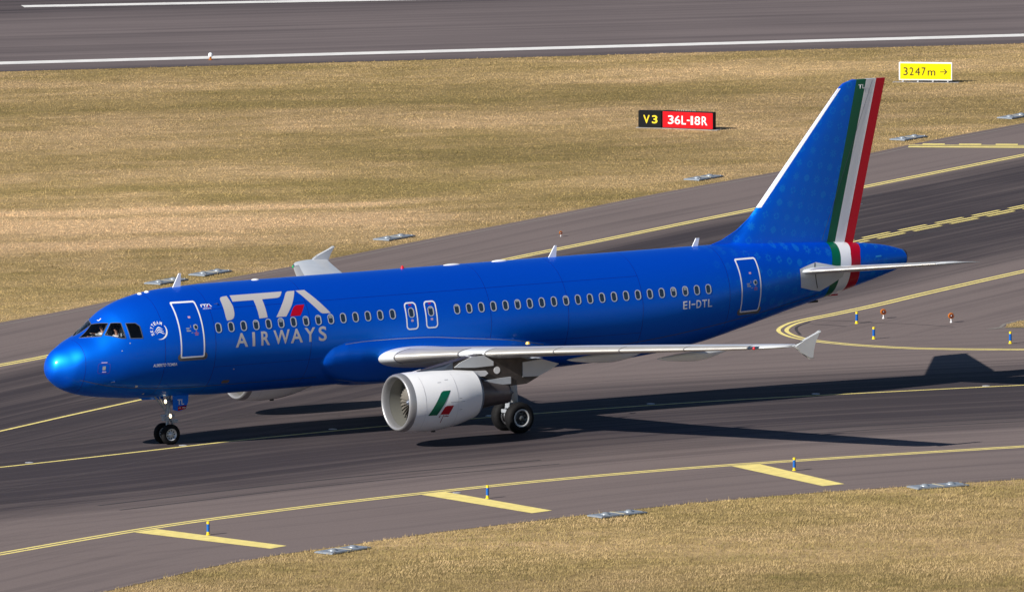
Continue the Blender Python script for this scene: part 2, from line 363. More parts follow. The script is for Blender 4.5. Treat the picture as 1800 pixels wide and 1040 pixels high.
bm = bmesh.new(); ribbon(bm, rw_line(4.15), 1.35, .018); ribbon(bm, [np.array([90.56, 159.2])+np.array([19.04, -7.57])*t for t in (0, .5, 1, 1.6)], 1.2, .018); marks("runway_line", bm, whitem)
tyre = mat("tyre_mark_rubber", (.040, .033, .035), .8, var=.25, vscale=2)
jointm = mat("paving_joint", (.075, .062, .062), .85, var=.3, vscale=.5)
for P, off in ((cLC, -8.2), (cLC, 7.6), (cLC, 3.8), (cLB, 9.3), (cLB, -9.0)):
    bm = bmesh.new(); ribbon(bm, P, .045, .0125, off); marks("pavement_joint", bm, jointm)
for P, w_ in (([(46.9, 20.3), (47.7, 19.6), (48.47, 18.5)], .09), ([(48.37, 18.38), (49.47, 16.98), (50.32, 15.33)], .07), ([(46.51, 19.95), (45.34, 19.0), (44.63, 18.1), (43.68, 16.35)], .12), ([(46.04, 19.23), (46.53, 18.56), (46.82, 17.82)], .10),
              ([(2, 3), (8, 5.2), (16, 7)], .12), ([(2.4, 2.4), (8.4, 4.6), (16.4, 6.4)], .12), ([(24, -9), (32, -9.8), (42, -12)], .14), ([(24, -10.2), (32, -11), (42, -13.2)], .14), ([(-6, -14), (4, -12.2), (14, -11.6)], .16), ([(-6, -15.5), (4, -13.6), (14, -12.9)], .12), ([(56, 38), (66, 43.5), (80, 50.5)], .2), ([(58, 51), (64, 54.2), (76, 59)], .15)):
    bm = bmesh.new(); ribbon(bm, catmull(P, 8), w_, .0135); marks("tyre_mark", bm, tyre)
bm = bmesh.new(); ribbon(bm, catmull(U, 5), .10, .016, -.55); marks("pavement_joint", bm, mat("joint", (.24, .21, .19), .8))

def grass_mat(name, blade, near=False):
    m = bpy.data.materials.new(name); m.use_nodes = True; n = m.node_tree; L = n.links; b = n.nodes['Principled BSDF']
    b.inputs['Roughness'].default_value = .9; b.inputs['Specular IOR Level'].default_value = .15
    ge = n.nodes.new('ShaderNodeNewGeometry'); mp = n.nodes.new('ShaderNodeMapping'); L.new(ge.outputs['Position'], mp.inputs[0])
    mp.inputs['Rotation'].default_value = (0, 0, R(17)); 
    def noise(sc, det, stretch=1.0, rough=.6):
        k = n.nodes.new('ShaderNodeTexNoise'); k.inputs['Scale'].default_value = sc; k.inputs['Detail'].default_value = det; k.inputs['Roughness'].default_value = rough
        q = n.nodes.new('ShaderNodeMapping'); q.inputs['Scale'].default_value = (1/stretch, 1, 1); L.new(mp.outputs[0], q.inputs[0]); L.new(q.outputs[0], k.inputs['Vector']); return k.outputs['Fac']
    a = noise(.075, 5, 2.0, .55); c = noise(.55, 6, 2.0, .6)
    if near: a = noise(.22, 5, 1.5, .6); c = noise(1.7, 6, 1.4, .65)
    d = noise(.032, 4, 2.5)
    f = M_(n, 'ADD', M_(n, 'MULTIPLY', a, .55 if near else .68), M_(n, 'MULTIPLY', c, .45 if near else .32))
    for (bx, by, ax, ay, amp) in ((43, 66, 12, 2.4, .26), (36, 60.5, 9, 1.8, .18), (52, 69.2, 8, 1.3, .18), (40, 73, 7, 1.3, .16), (50, 79, 15, 2.0, -.09), (66, 112, 60, 4.5, -.07), (45, 88, 30, 3.0, .03), (30, 51, 18, 2.2, -.04)):
        # worn straw patches and darker mown bands where the field has them
        q = n.nodes.new('ShaderNodeMapping'); q.vector_type = 'TEXTURE'; q.inputs['Location'].default_value = (bx, by, 0); q.inputs['Rotation'].default_value = (0, 0, R(-17)); q.inputs['Scale'].default_value = (ax, ay, 1e4)
        L.new(ge.outputs['Position'], q.inputs[0]); ln = n.nodes.new('ShaderNodeVectorMath'); ln.operation = 'LENGTH'; L.new(q.outputs[0], ln.inputs[0])
        g_ = M_(n, 'EXPONENT', M_(n, 'MULTIPLY', M_(n, 'MULTIPLY', ln.outputs['Value'], ln.outputs['Value']), -1.0)); f = M_(n, 'ADD', f, M_(n, 'MULTIPLY', M_(n, 'MULTIPLY', g_, amp*1.15), M_(n, 'ADD', -.4, M_(n, 'MULTIPLY', M_(n, 'ADD', c, a), 1.3))))
    rp = n.nodes.new('ShaderNodeValToRGB'); L.new(f, rp.inputs[0]); e = rp.color_ramp.elements
    e[0].position = .38; e[0].color = (.30, .225, .085, 1)
    e[1].position = .66; e[1].color = (.70, .48, .265, 1)
    k = e.new(.47); k.color = (.41, .295, .13, 1); k = e.new(.54); k.color = (.51, .36, .18, 1)
    if near:
        for el, cc in zip(sorted(e, key=lambda q: q.position), ((.225, .185, .068), (.365, .275, .118), (.46, .34, .165), (.62, .445, .25))): el.color = (*cc, 1)
    mx = n.nodes.new('ShaderNodeMix'); mx.data_type = 'RGBA'; mx.blend_type = 'MULTIPLY'; L.new(rp.outputs[0], mx.inputs['A'])
    mx.inputs['Factor'].default_value = 1
    mr = n.nodes.new('ShaderNodeMapRange'); mr.inputs['From Min'].default_value = .35; mr.inputs['From Max'].default_value = .65; mr.inputs['To Min'].default_value = .80; mr.inputs['To Max'].default_value = 1.15
    L.new(d, mr.inputs['Value']); v = mr.outputs[0]
    hum = noise(2.6, 7, 1.5, .72); h2 = n.nodes.new('ShaderNodeMapRange'); h2.inputs['From Min'].default_value = .36; h2.inputs['From Max'].default_value = .56; h2.inputs['To Min'].default_value = .74; h2.inputs['To Max'].default_value = 1.05; L.new(hum, h2.inputs['Value']); v = M_(n, 'MULTIPLY', v, h2.outputs[0])
    if blade:
        v = M_(n, 'MULTIPLY', v, M_(n, 'ADD', .80, M_(n, 'MULTIPLY', ge.outputs['Random Per Island'], .34)))
    else:
        g2 = noise(9, 6, 1.2, .75); v = M_(n, 'MULTIPLY', v, M_(n, 'ADD', .42, M_(n, 'MULTIPLY', g2, .9)))
        bu = n.nodes.new('ShaderNodeBump'); bu.inputs['Strength'].default_value = .9; bu.inputs['Distance'].default_value = .06
        L.new(g2, bu.inputs['Height']); L.new(bu.outputs[0], b.inputs['Normal'])
    cb = n.nodes.new('ShaderNodeCombineXYZ'); [L.new(v, cb.inputs[i]) for i in range(3)]
    L.new(cb.outputs[0], mx.inputs['B']); L.new(mx.outputs['Result'], b.inputs['Base Color'])
    return m
gm = mk("grass_field", [(-1500, -900, 0), (2500, -900, 0), (2500, 3500, 0), (-1500, 3500, 0)], [(0, 1, 2, 3)], grass_mat("grass_ground", False)); tag(gm, kind='structure')

def inpoly(Q, P):
    x, y = Q[:, 0], Q[:, 1]; c = np.zeros(len(Q), bool); j = len(P)-1
    for i in range(len(P)):
        xi, yi = P[i]; xj, yj = P[j]
        k = ((yi > y) != (yj > y)) & (x < (xj-xi)*(y-yi)/(yj-yi+1e-12)+xi); c ^= k; j = i
    return c
def grass_patch(name, region, bbox, dens, hmin, hmax, wid, label, m=None):
    x0, x1, y0, y1 = bbox; N = int((x1-x0)*(y1-y0)*dens)
    Q = np.c_[rng.uniform(x0, x1, N), rng.uniform(y0, y1, N)]; j_ = .11*np.sin(Q[:, 0]*5.3+Q[:, 1]*3.1)+.10*np.sin(Q[:, 0]*13.7-Q[:, 1]*4.1)+.08*np.sin(Q[:, 0]*.9); Q = Q[inpoly(Q+np.c_[j_*.4, j_-.02], region)]
    # tufts: pull blades together
    N = len(Q); cl = np.sin(Q[:, 0]*2.1+np.sin(Q[:, 1]*1.7)*2)*np.sin(Q[:, 1]*2.7+np.sin(Q[:, 0]*1.3)*2)
    h = rng.uniform(hmin, hmax, N)*(1+.30*cl)*rng.choice([.8, 1, 1, 1.2, 1.2, 1.2, 2.2], N, p=[.2, .2, .2, .13, .13, .125, .015]); a = rng.uniform(0, 2*np.pi, N); lean = rng.uniform(.2, 1.1, N)*h; la = rng.normal(.4, 1.2, N)
    dx, dy = np.cos(a)*wid/2, np.sin(a)*wid/2
    V = np.zeros((N, 3, 3)); V[:, 0] = np.c_[Q[:, 0]-dx, Q[:, 1]-dy, np.full(N, -.01)]; V[:, 1] = np.c_[Q[:, 0]+dx, Q[:, 1]+dy, np.full(N, -.01)]
    V[:, 2] = np.c_[Q[:, 0]+lean*np.cos(la), Q[:, 1]+lean*np.sin(la), h]
    me = bpy.data.meshes.new(name); me.vertices.add(3*N); me.vertices.foreach_set('co', V.ravel().astype(np.float32))
    me.loops.add(3*N); me.loops.foreach_set('vertex_index', np.arange(3*N, dtype=np.int32))
    me.polygons.add(N); me.polygons.foreach_set('loop_start', np.arange(0, 3*N, 3, dtype=np.int32)); me.update(); me.validate()
    return tag(link(name, me, m or GB), label, "grass", kind='stuff')
GB = grass_mat("grass_blades", True); GN = grass_mat("grass_blades_near", True, True)
far_reg = [(5, 30), *[tuple(p) for p in catmull(U, 3) if 5 < p[0] < 118], (135, 104), (135, 108), *[tuple(p) for p in rw_line(-.05, -80, 60, 5)[::-1]], (5, 150)]
far_reg = [(p[0], p[1]+.03) for p in far_reg]
grass_patch("grass", far_reg, (5, 135, 28, 150), 60, .018, .045, .05, "dry straw and olive grass strip between the taxiway and the runway")
Gc = [tuple(p) for p in catmull(G, 5)]
near_reg = [(p[0], p[1]-.03) for p in Gc if -22 < p[0] < 40] + [(40, -55), (-22, -55)]
grass_patch("grass", near_reg, (-22, 40, -55, -24), 170, .03, .085, .024, "dry straw grass with green tufts along the near edge of the taxiway", GN)
isl = [(51.82, 14.0), (52.62, 14.95), (53.84, 15.7), (62, 19.5), (62, 10.5), (53.2, 13.2)]
mk("island_turf", [(x, y, .022) for x, y in isl], [list(range(6))], grass_mat("island_ground", False)); tag(bpy.data.objects["island_turf"], kind='structure')
bm = bmesh.new(); ribbon(bm, [(50.9, 13.95), (51.7, 14.15), (52.5, 15.05), (53.8, 15.85), (62, 19.7)], .14, .016); ribbon(bm, [(50.9, 13.95), (51.8, 13.85), (53.2, 13.05), (62, 10.3)], .14, .020); marks("island_kerb_line", bm, mat("kerb_grey", (.22, .20, .18), .8))
grass_patch("grass", isl, (51, 62, 10, 20), 120, .04, .08, .03, "pointed grass patch at the far right of the pavement island")

# ------------------------------------------------------------------ airliner
XF = [0, .1, .3, .6, 1, 1.5, 2., 2.6, 3.4, 4.5, 5.6, 7.0, 22, 24, 26, 28, 30, 32, 34, 35.5, 36.7, 37.57]
TF = [3.157, 3.569, 3.807, 3.987, 4.183, 4.402, 4.772, 5.24, 5.553, 5.759, 5.834, 5.87, 5.87, 5.87, 5.87, 5.87, 5.865, 5.80, 5.67, 5.54, 5.38, 5.15]
BF = [3.157, 2.805, 2.602, 2.399, 2.237, 2.106, 2.027, 1.961, 1.887, 1.857, 1.838, 1.78, 1.78, 1.81, 1.95, 2.22, 2.66, 3.15, 3.60, 3.94, 4.25, 4.50]
WF = [0.0, 0.385, 0.597, 0.837, 1.076, 1.288, 1.462, 1.625, 1.769, 1.9, 1.955, 1.975, 1.975, 1.97, 1.93, 1.82, 1.60, 1.31, .98, .71, .47, .30]
MF = [3.157, 3.177, 3.197, 3.227, 3.44, 3.5, 3.55, 3.6, 3.68, 3.76, 3.81, 3.83, 3.83, 3.85, 3.93, 4.08, 4.28, 4.48, 4.66, 4.76, 4.82, 4.86]
sX = np.sqrt(XF)
def prof(x):
    s = np.sqrt(np.maximum(x, 0)); return [pchip(sX, A, s) for A in (TF, BF, WF, MF)]
def gimp(P):     # implicit fuselage function at unsheared points
    t, b, wd, m = prof(P[:, 0]); h = np.where(P[:, 2] > m, t-m, m-b)
    return (P[:, 1]/wd)**2 + ((P[:, 2]-m)/h)**2 - 1
def snap(P, off=0.0, it=6):
    P = np.array(P, float).reshape(-1, 3)
    def grad(P):
        g0 = gimp(P); G_ = np.stack([(gimp(P+1e-4*e)-g0)/1e-4 for e in np.eye(3)], 1); return g0, G_
    for _ in range(it):
        g0, G_ = grad(P); P = P-(g0/((G_**2).sum(1)+1e-9))[:, None]*G_
    g0, G_ = grad(P); N = G_/np.linalg.norm(G_, axis=1)[:, None]
    return P+N*off, N
def ysurf(x, z, off=0.0):
    x = np.asarray(x, float); z = np.asarray(z, float); t, b, wd, m = prof(x); h = np.where(z > m, t-m, m-b)
    return -wd*np.sqrt(np.maximum(1-((z-m)/h)**2, 0.0))
X0 = 17.65
def A_(P):       # aircraft frame -> local to its Empty (the airframe stands 0.3 degrees nose-down)
    P = np.array(P, float).reshape(-1, 3); return np.c_[P[:, 0]-X0, P[:, 1], P[:, 2]+.005*(P[:, 0]-17.7)]
plane = empty("airliner", (X0, 0, 0), "metallic blue twin-engine passenger jet with green white and red tail stripes, taxiing", "airplane")
def amk(name, V, F, mats, parent=plane, smooth=True): return mk(name, A_(V).tolist(), F, mats, parent, smooth)
def abm(name, bm, mats, parent=plane, smooth=False, angle=None):
    for v in bm.verts: v.co = Vector((v.co.x-X0, v.co.y, v.co.z+.005*(v.co.x-17.7)))
    return bmk(name, bm, mats, parent, smooth, angle=angle)

# cockpit window outlines (port side, snapped to the skin)
WIN = {'A': [(1.24, 4.265), (1.89, 4.69), (2.191, 4.774), (1.779, 4.34)],
       'B': [(1.901, 4.389), (2.252, 4.785), (2.521, 4.797), (2.504, 4.278), (2.355, 4.282)],
       'C': [(2.663, 4.785), (2.991, 4.784), (3.109, 4.676), (3.12, 4.258), (2.67, 4.272)]}
def win3d(k, side):
    q = np.array(WIN[k]); P = np.c_[q[:, 0], ysurf(q[:, 0], q[:, 1]), q[:, 1]]; P, N = snap(P)
    if side > 0: P[:, 1] *= -1; P = P[::-1]
    return P
def fus_mesh(bm, off, xs, seg):
    rows = []
    for x in xs:
        t, b, wd, m = [float(v) for v in prof(x)]; row = []
        for i in range(seg):
            a = 2*math.pi*i/seg; S, C_ = math.sin(a), math.cos(a)
            row.append(bm.verts.new((x, (wd-off)*C_, m+((t-m-off) if S > 0 else (m-b-off))*S)))
        rows.append(row)
    for k in range(len(rows)-1):
        for i in range(seg): bm.faces.new((rows[k][i], rows[k][(i+1) % seg], rows[k+1][(i+1) % seg], rows[k+1][i]))
    return rows
def cut_hole(bm, P, grow=1.0):
    c = P.mean(0); P = c+(P-c)*grow; c = Vector(c); rad = max((Vector(p)-c).length for p in P)+.25
    nrm = Vector(snap([c])[1][0]) if gimp(np.array([c]))[0] > -2 else Vector((0, -1, 0))
    pl = []
    for i in range(len(P)):
        a, b = Vector(P[i]), Vector(P[(i+1) % len(P)]); n_ = (b-a).cross(nrm).normalized()
        if (c-a).dot(n_) > 0: n_ = -n_
        pl.append((a, n_))
    for a, n_ in pl:
        fs = [f for f in bm.faces if (f.calc_center_median()-c).length < rad and f.normal.dot(nrm) > .2]
        es = {e for f in fs for e in f.edges}; vs = {v for f in fs for v in f.verts}
        bmesh.ops.bisect_plane(bm, geom=list(fs)+list(es)+list(vs), plane_co=a, plane_no=n_, dist=1e-5)
        bm.normal_update()
    ins = [f for f in bm.faces if (f.calc_center_median()-c).length < rad and f.normal.dot(nrm) > .2 and all((f.calc_center_median()-a).dot(n_) < 0 for a, n_ in pl)]
    pane = [[tuple(v.co) for v in f.verts] for f in ins]
    bmesh.ops.delete(bm, geom=ins, context='FACES'); return pane
xs = sorted(set(np.round(np.concatenate([[1e-4, .004, .015, .03, .05, .08, .11], np.arange(.15, 3.6, .05), np.arange(3.6, 7.2, .15), np.arange(7.5, 22, .5), np.arange(22, 37.57, .2), [37.57]]), 4)))
bm = bmesh.new(); rows = fus_mesh(bm, 0, xs, 144)
tip = bm.faces.new(rows[0][::-1])
bmesh.ops.recalc_face_normals(bm, faces=bm.faces)
panes = {}
for k in 'ABC':
    for sd in (-1, 1): panes[(k, sd)] = cut_hole(bm, win3d(k, sd))
for f in bm.faces: f.smooth = True; f.material_index = 1 if f.calc_center_median().x > 26.5 else 0
fus = abm("fuselage", bm, [blue, blue_pat], smooth=False)
fus.data.polygons.foreach_set('use_smooth', [True]*len(fus.data.polygons))
# dark lining of the flight deck, open at the same windows
bm = bmesh.new(); rows = fus_mesh(bm, .05, [x for x in xs if 1.0 <= x <= 3.5], 96); bm.faces.new(rows[-1])
bmesh.ops.recalc_face_normals(bm, faces=bm.faces)
for k in 'ABC':
    for sd in (-1, 1):
        P = win3d(k, sd); n_ = snap(P)[1]; cut_hole(bm, P-n_*.05, 1.03)
box(bm, (2.3, 0, 3.45), (2.2, 2.2, .04))
abm("flight_deck_lining", bm, interior)
bm = bmesh.new(); box(bm, (1.62, 0, 3.98), (.46, 1.1, .22)); box(bm, (1.95, 0, 3.80), (.5, .4, .5)); abm("instrument_panel", bm, black)
for y in (-.52, .52):
    bm = bmesh.new(); box(bm, (2.55, y, 3.78), (.5, .5, .14)); box(bm, (2.88, y, 4.05), (.12, .46, .62)); box(bm, (2.90, y, 4.46), (.09, .26, .2)); abm("pilot_seat", bm, geargrey)
for (k, sd), pf in panes.items():
    bm = bmesh.new()
    for f in pf:
        P, _ = snap(np.array(f), -.012, 1); bm.faces.new([bm.verts.new(p) for p in P])
    bmesh.ops.remove_doubles(bm, verts=bm.verts, dist=1e-4)
    wn_ = abm("cockpit_window", bm, glass, smooth=True)
    P = win3d(k, sd); path = []
    for i in range(len(P)):
        a, b = P[i], P[(i+1) % len(P)]; path += [a+(b-a)*t for t in np.linspace(0, 1, 9)[:-1]]
    C0, N = snap(np.array(path), .004, 4); T = np.roll(C0, -1, 0)-np.roll(C0, 1, 0); T /= np.linalg.norm(T, axis=1)[:, None]; S = np.cross(N, T)
    if ((C0-C0.mean(0))*S).sum() < 0: S = -S
    wd = .019; prof4 = [(-wd*.6, .0), (-wd*.6, .010), (wd*.8, .010), (wd, -.002)]
    V = np.concatenate([C0+S*a+N*b for a, b in prof4]); n_ = len(C0)
    F = [(q*n_+i, q*n_+(i+1) % n_, (q+1)*n_+(i+1) % n_, (q+1)*n_+i) for q in range(3) for i in range(n_)]
    amk("window_frame", V, F, slate, wn_, False)

# decals: flat outlines in side view laid on the skin
def subdiv(bm, sx, sz):
    X = [v.co.x for v in bm.verts]; Z = [v.co.z for v in bm.verts]
    for ax, lo, hi, st in ((0, min(X), max(X), sx), (2, min(Z), max(Z), sz)):
        q = math.floor(lo/st)*st+st
        while q < hi:
            co = [0, 0, 0]; no = [0, 0, 0]; co[ax] = q; no[ax] = 1
            bmesh.ops.bisect_plane(bm, geom=bm.verts[:]+bm.edges[:]+bm.faces[:], plane_co=co, plane_no=no, dist=1e-6); q += st
def skin_decal(name, bm, m, parent=plane, off=.005, sx=.35, sz=.07, side=-1):
    bmesh.ops.triangulate(bm, faces=bm.faces[:]); subdiv(bm, sx, sz)
    P = np.array([(v.co.x, 0, v.co.z) for v in bm.verts]); y = ysurf(P[:, 0], P[:, 2]); P[:, 1] = y
    e = 1e-3; g0 = gimp(P); G_ = np.stack([(gimp(P+e*k)-g0)/e for k in np.eye(3)], 1); N = G_/np.linalg.norm(G_, axis=1)[:, None]
    P = P+N*off
    for v, p in zip(bm.verts, P): v.co = p
    bmesh.ops.recalc_face_normals(bm, faces=bm.faces); bm.normal_update()
    bm.verts.index_update(); fl = [f for f in bm.faces if f.normal.dot(Vector(N[f.verts[0].index])) < 0]
    if fl: bmesh.ops.reverse_faces(bm, faces=fl)
    for v in bm.verts: v.co = Vector((v.co.x-X0, v.co.y, v.co.z+.005*(v.co.x-17.7)))
    me = bpy.data.meshes.new(name); bm.to_mesh(me); bm.free(); me.polygons.foreach_set('use_smooth', [True]*len(me.polygons))
    me.normals_split_custom_set_from_vertices([tuple(n_) for n_ in N])
    return link(name, me, m, parent)
def ngon(bm, pts): bm.faces.new([bm.verts.new((p[0], 0, p[1])) for p in pts])
def rounded(x0, x1, z0, z1, r, n=5, skew=0.0):
    pts = []
    for cx, cz, a0 in ((x1-r, z1-r, 0), (x0+r, z1-r, 90), (x0+r, z0+r, 180), (x1-r, z0+r, 270)):
        for k in range(n+1):
            a = R(a0+90*k/n); pts.append((cx+r*math.cos(a), cz+r*math.sin(a)))
    return pts
def ringpoly(bm, outer, inner):
    A = [bm.verts.new((p[0], 0, p[1])) for p in outer]; B = [bm.verts.new((p[0], 0, p[1])) for p in inner]; n = len(A)
    for i in range(n): bm.faces.new((A[i], A[(i+1) % n], B[(i+1) % n], B[i]))
def text_bm(s, x0, x1, z0, z1, bold=0.0, target='xz'):
    cu = bpy.data.curves.new("txt", 'FONT'); cu.body = s; cu.size = 1; cu.offset = bold; cu.resolution_u = 4
    o = bpy.data.objects.new("txt", cu); COL.objects.link(o); dg = bpy.context.evaluated_depsgraph_get(); me = o.evaluated_get(dg).to_mesh()
    bm = bmesh.new(); bm.from_mesh(me); o.evaluated_get(dg).to_mesh_clear(); bpy.data.objects.remove(o); bpy.data.curves.remove(cu)
    X = [v.co.x for v in bm.verts]; Yy = [v.co.y for v in bm.verts]; ax, bx, ay, by = min(X), max(X), min(Yy), max(Yy)
    for v in bm.verts: v.co = Vector((x0+(v.co.x-ax)/(bx-ax)*(x1-x0), 0, z0+(v.co.y-ay)/(by-ay)*(z1-z0)))
    return bm
def merge(a, b):
    me = bpy.data.meshes.new("t"); b.to_mesh(me); b.free(); a.from_mesh(me); bpy.data.meshes.remove(me)

def ita(bmw, bmr, f):
    P = {'I': [(6.62, 5.37), (6.64, 5.43), (6.70, 5.475), (6.80, 5.495), (6.978, 5.505), (7.03, 5.16), (6.99, 4.92), (6.95, 4.82), (6.88, 4.74), (6.78, 4.70), (6.605, 4.679), (6.58, 4.80)],
         'T': [(7.112, 5.512), (9.343, 5.511), (9.24, 5.42), (9.17, 5.37), (9.10, 5.335), (9.0, 5.32), (8.358, 5.312), (7.984, 5.308), (7.092, 5.308)],
         'S': [(7.984, 5.308), (8.358, 5.312), (8.345, 5.0), (8.335, 4.685), (7.977, 4.673), (7.99, 5.0)],
         'A': [(8.701, 4.673), (9.08, 5.08), (9.422, 5.42), (9.49, 5.47), (9.582, 5.503), (9.88, 5.505), (9.50, 5.05), (9.127, 4.669)],
         'B': [(9.93, 5.505), (10.306, 5.505), (10.68, 5.09), (11.038, 4.668), (10.72, 4.673), (10.64, 4.70), (10.56, 4.77), (10.28, 5.09)]}
    for k in P: ngon(bmw, [f(*q) for q in P[k]])
    ngon(bmr, [f(*q) for q in [(9.298, 4.665), (9.42, 4.84), (9.53, 4.96), (9.60, 5.005), (9.694, 5.034), (10.021, 5.032), (9.88, 4.84), (9.735, 4.665)]])
bw, br = bmesh.new(), bmesh.new(); ita(bw, br, lambda x, z: (x, z))
skin_decal("airline_title", bw, titlegrey); skin_decal("title_accent", br, red)
f2 = lambda x, z: (5.72+(x-6.6)*.1, 5.20+(z-4.67)*.115)
bw, br = bmesh.new(), bmesh.new(); ita(bw, br, f2); merge(bw, text_bm("AIRWAYS", 5.76, 6.10, 5.125, 5.175)); skin_decal("small_title", bw, white); skin_decal("small_title_accent", br, red)
# AIRWAYS letter by letter at its measured widths
for ch, x0, x1 in (('A', 6.861, 7.386), ('I', 7.575, 7.69), ('R', 7.953, 8.323), ('W', 8.485, 9.181), ('A', 9.219, 9.732), ('Y', 9.824, 10.279), ('S', 10.416, 10.757)):
    skin_decal("title_letter", text_bm(ch, x0, x1, 3.68 if ch == 'S' else 3.692, 4.222 if ch == 'S' else 4.208, .018), titlegrey)
bw = bmesh.new()
for ch, x0, x1 in (('E', 26.41, 26.60), ('I', 26.68, 26.73), ('D', 27.02, 27.24), ('T', 27.29, 27.51), ('L', 27.56, 27.76)): merge(bw, text_bm(ch, x0, x1, 3.785, 4.08, .012))
ngon(bw, [(26.79, 3.915), (26.96, 3.915), (26.96, 3.965), (26.79, 3.965)])
skin_decal("registration", bw, white)
skin_decal("name_lettering", text_bm("ALBERTO TOMBA", 3.50, 4.46, 3.18, 3.295, .018), white)
# alliance emblem: curved lettering, swirl and crescent
bw = bmesh.new(); cx, cz, rr = 3.80, 4.475, .30
for ch, a in zip("SKYTEAM", (200, 178, 156, 134, 112, 91, 68)):
    t = text_bm(ch, -.04, .04, -.055, .055, .02); q = Matrix.Rotation(-R(a-90), 3, 'Y')
    for v in t.verts: v.co = q @ v.co + Vector((cx+rr*1.0*math.cos(R(a)), 0, cz+rr*.98*math.sin(R(a))))
    merge(bw, t)
out = [(cx+rr*math.cos(R(a)), cz+rr*math.sin(R(a))) for a in range(-110, 46, 6)]; inn = [(cx-.012+(rr-.004-.045*math.sin(math.pi*(a+110)/156))*math.cos(R(a)), cz+(rr-.004-.045*math.sin(math.pi*(a+110)/156))*math.sin(R(a))) for a in range(-110, 46, 6)]
for i in range(len(out)-1): ngon(bw, [out[i], out[i+1], inn[i+1], inn[i]])
for j in range(3):
    P = [np.array((cx-.20+.38*t, cz+.075-.078*j+(.10*(t-.5))+.06*math.sin(6.0*t-1.2))) for t in np.linspace(.10*j, 1-.06*(2-j), 15)]
    for i in range(14):
        w_ = .016*math.sin(math.pi*(i+.5)/14.5)+.004; w2 = .016*math.sin(math.pi*min(i+1.5, 14)/14.5)+.004
        ngon(bw, [P[i]-(0, w_), P[i+1]-(0, w2), P[i+1]+(0, w2), P[i]+(0, w_)])
skin_decal("alliance_emblem", bw, white, sx=.1)

# doors: proud frame line, port hole, handle, scuff plate
def door(name, x0, x1, z0, z1, wd, r, scuff, label=None):
    bm = bmesh.new(); ringpoly(bm, rounded(x0, x1, z0, z1, r), rounded(x0+wd, x1-wd, z0+wd, z1-wd, r*.7)); o = skin_decal(name, bm, white, off=.010)
    bm = bmesh.new(); ngon(bm, rounded(x0+wd*.8, x1-wd*.8, z0+wd*.8, z1-wd*.8, r*.7)); skin_decal("door_panel", bm, blue, o, off=.006)
    cx = (x0+x1)/2
    if scuff:
        bm = bmesh.new(); ngon(bm, rounded(x0-.10, x1+.12, z0-.10, z0+.17, .13)); skin_decal("scuff_plate", bm, mat("scuff", (.16, .155, .16), .5, metal=.4), o, off=.004)
        bm = bmesh.new(); ngon(bm, rounded(x0+.60, x0+.78, 4.44, 4.64, .09)); skin_decal("porthole_ring", bm, ringmat, o, off=.012)
        bm = bmesh.new(); ngon(bm, rounded(x0+.635, x0+.745, 4.475, 4.605, .055)); skin_decal("porthole_glass", bm, glassdark, o, off=.018)
        bm = bmesh.new(); ngon(bm, rounded(cx-.20, cx-.02, 4.40, 4.44, .015)); ngon(bm, rounded(cx-.21, cx-.06, 4.50, 4.53, .012)); ngon(bm, rounded(cx-.2, cx-.08, 4.46, 4.48, .008)); ngon(bm, rounded(cx-.02, cx+.06, 4.34, 4.36, .008))
        skin_decal("door_instructions", bm, geargrey, o, off=.011)
        for a in (cx-.02, cx+.10): bm = bmesh.new(); ngon(bm, rounded(a, a+.02, 4.52, 4.62, .008)); skin_decal("door_handle", bm, geargrey, o, off=.011)
        bm = bmesh.new(); ngon(bm, rounded(cx-.03, cx+.07, 4.86, 4.93, .01)); skin_decal("door_placard", bm, mat("placard_pink", (.6, .35, .5), .5), o, off=.011)
        bm = bmesh.new(); ngon(bm, rounded(x0+.62, x0+.76, 4.25, 4.29, .01)); ngon(bm, rounded(x0+.60, x0+.78, 4.31, 4.34, .01)); ngon(bm, [(x0+.65, 4.36), (x0+.73, 4.36), (x0+.69, 4.42)]); skin_decal("door_placard", bm, mat("placard_red", (.35, .12, .25), .5), o, off=.011)
    else:
        bm = bmesh.new(); ngon(bm, rounded(cx-.06, cx+.06, 4.71, 4.75, .01)); skin_decal("door_placard", bm, red, o, off=.011)
        bm = bmesh.new(); ngon(bm, rounded(cx-.045, cx+.055, 4.13, 4.21, .01)); skin_decal("door_placard", bm, mat("placard_pale", (.5, .35, .5), .5), o, off=.011)
    return o
door("cabin_door", 4.56, 5.56, 3.44, 5.43, .055, .07, True)
door("cabin_door", 29.15, 30.12, 3.43, 5.43, .055, .08, True)
door("emergency_exit", 14.21, 14.73, 3.835, 4.83, .05, .14, False)
door("emergency_exit", 15.06, 15.58, 3.835, 4.83, .05, .14, False)
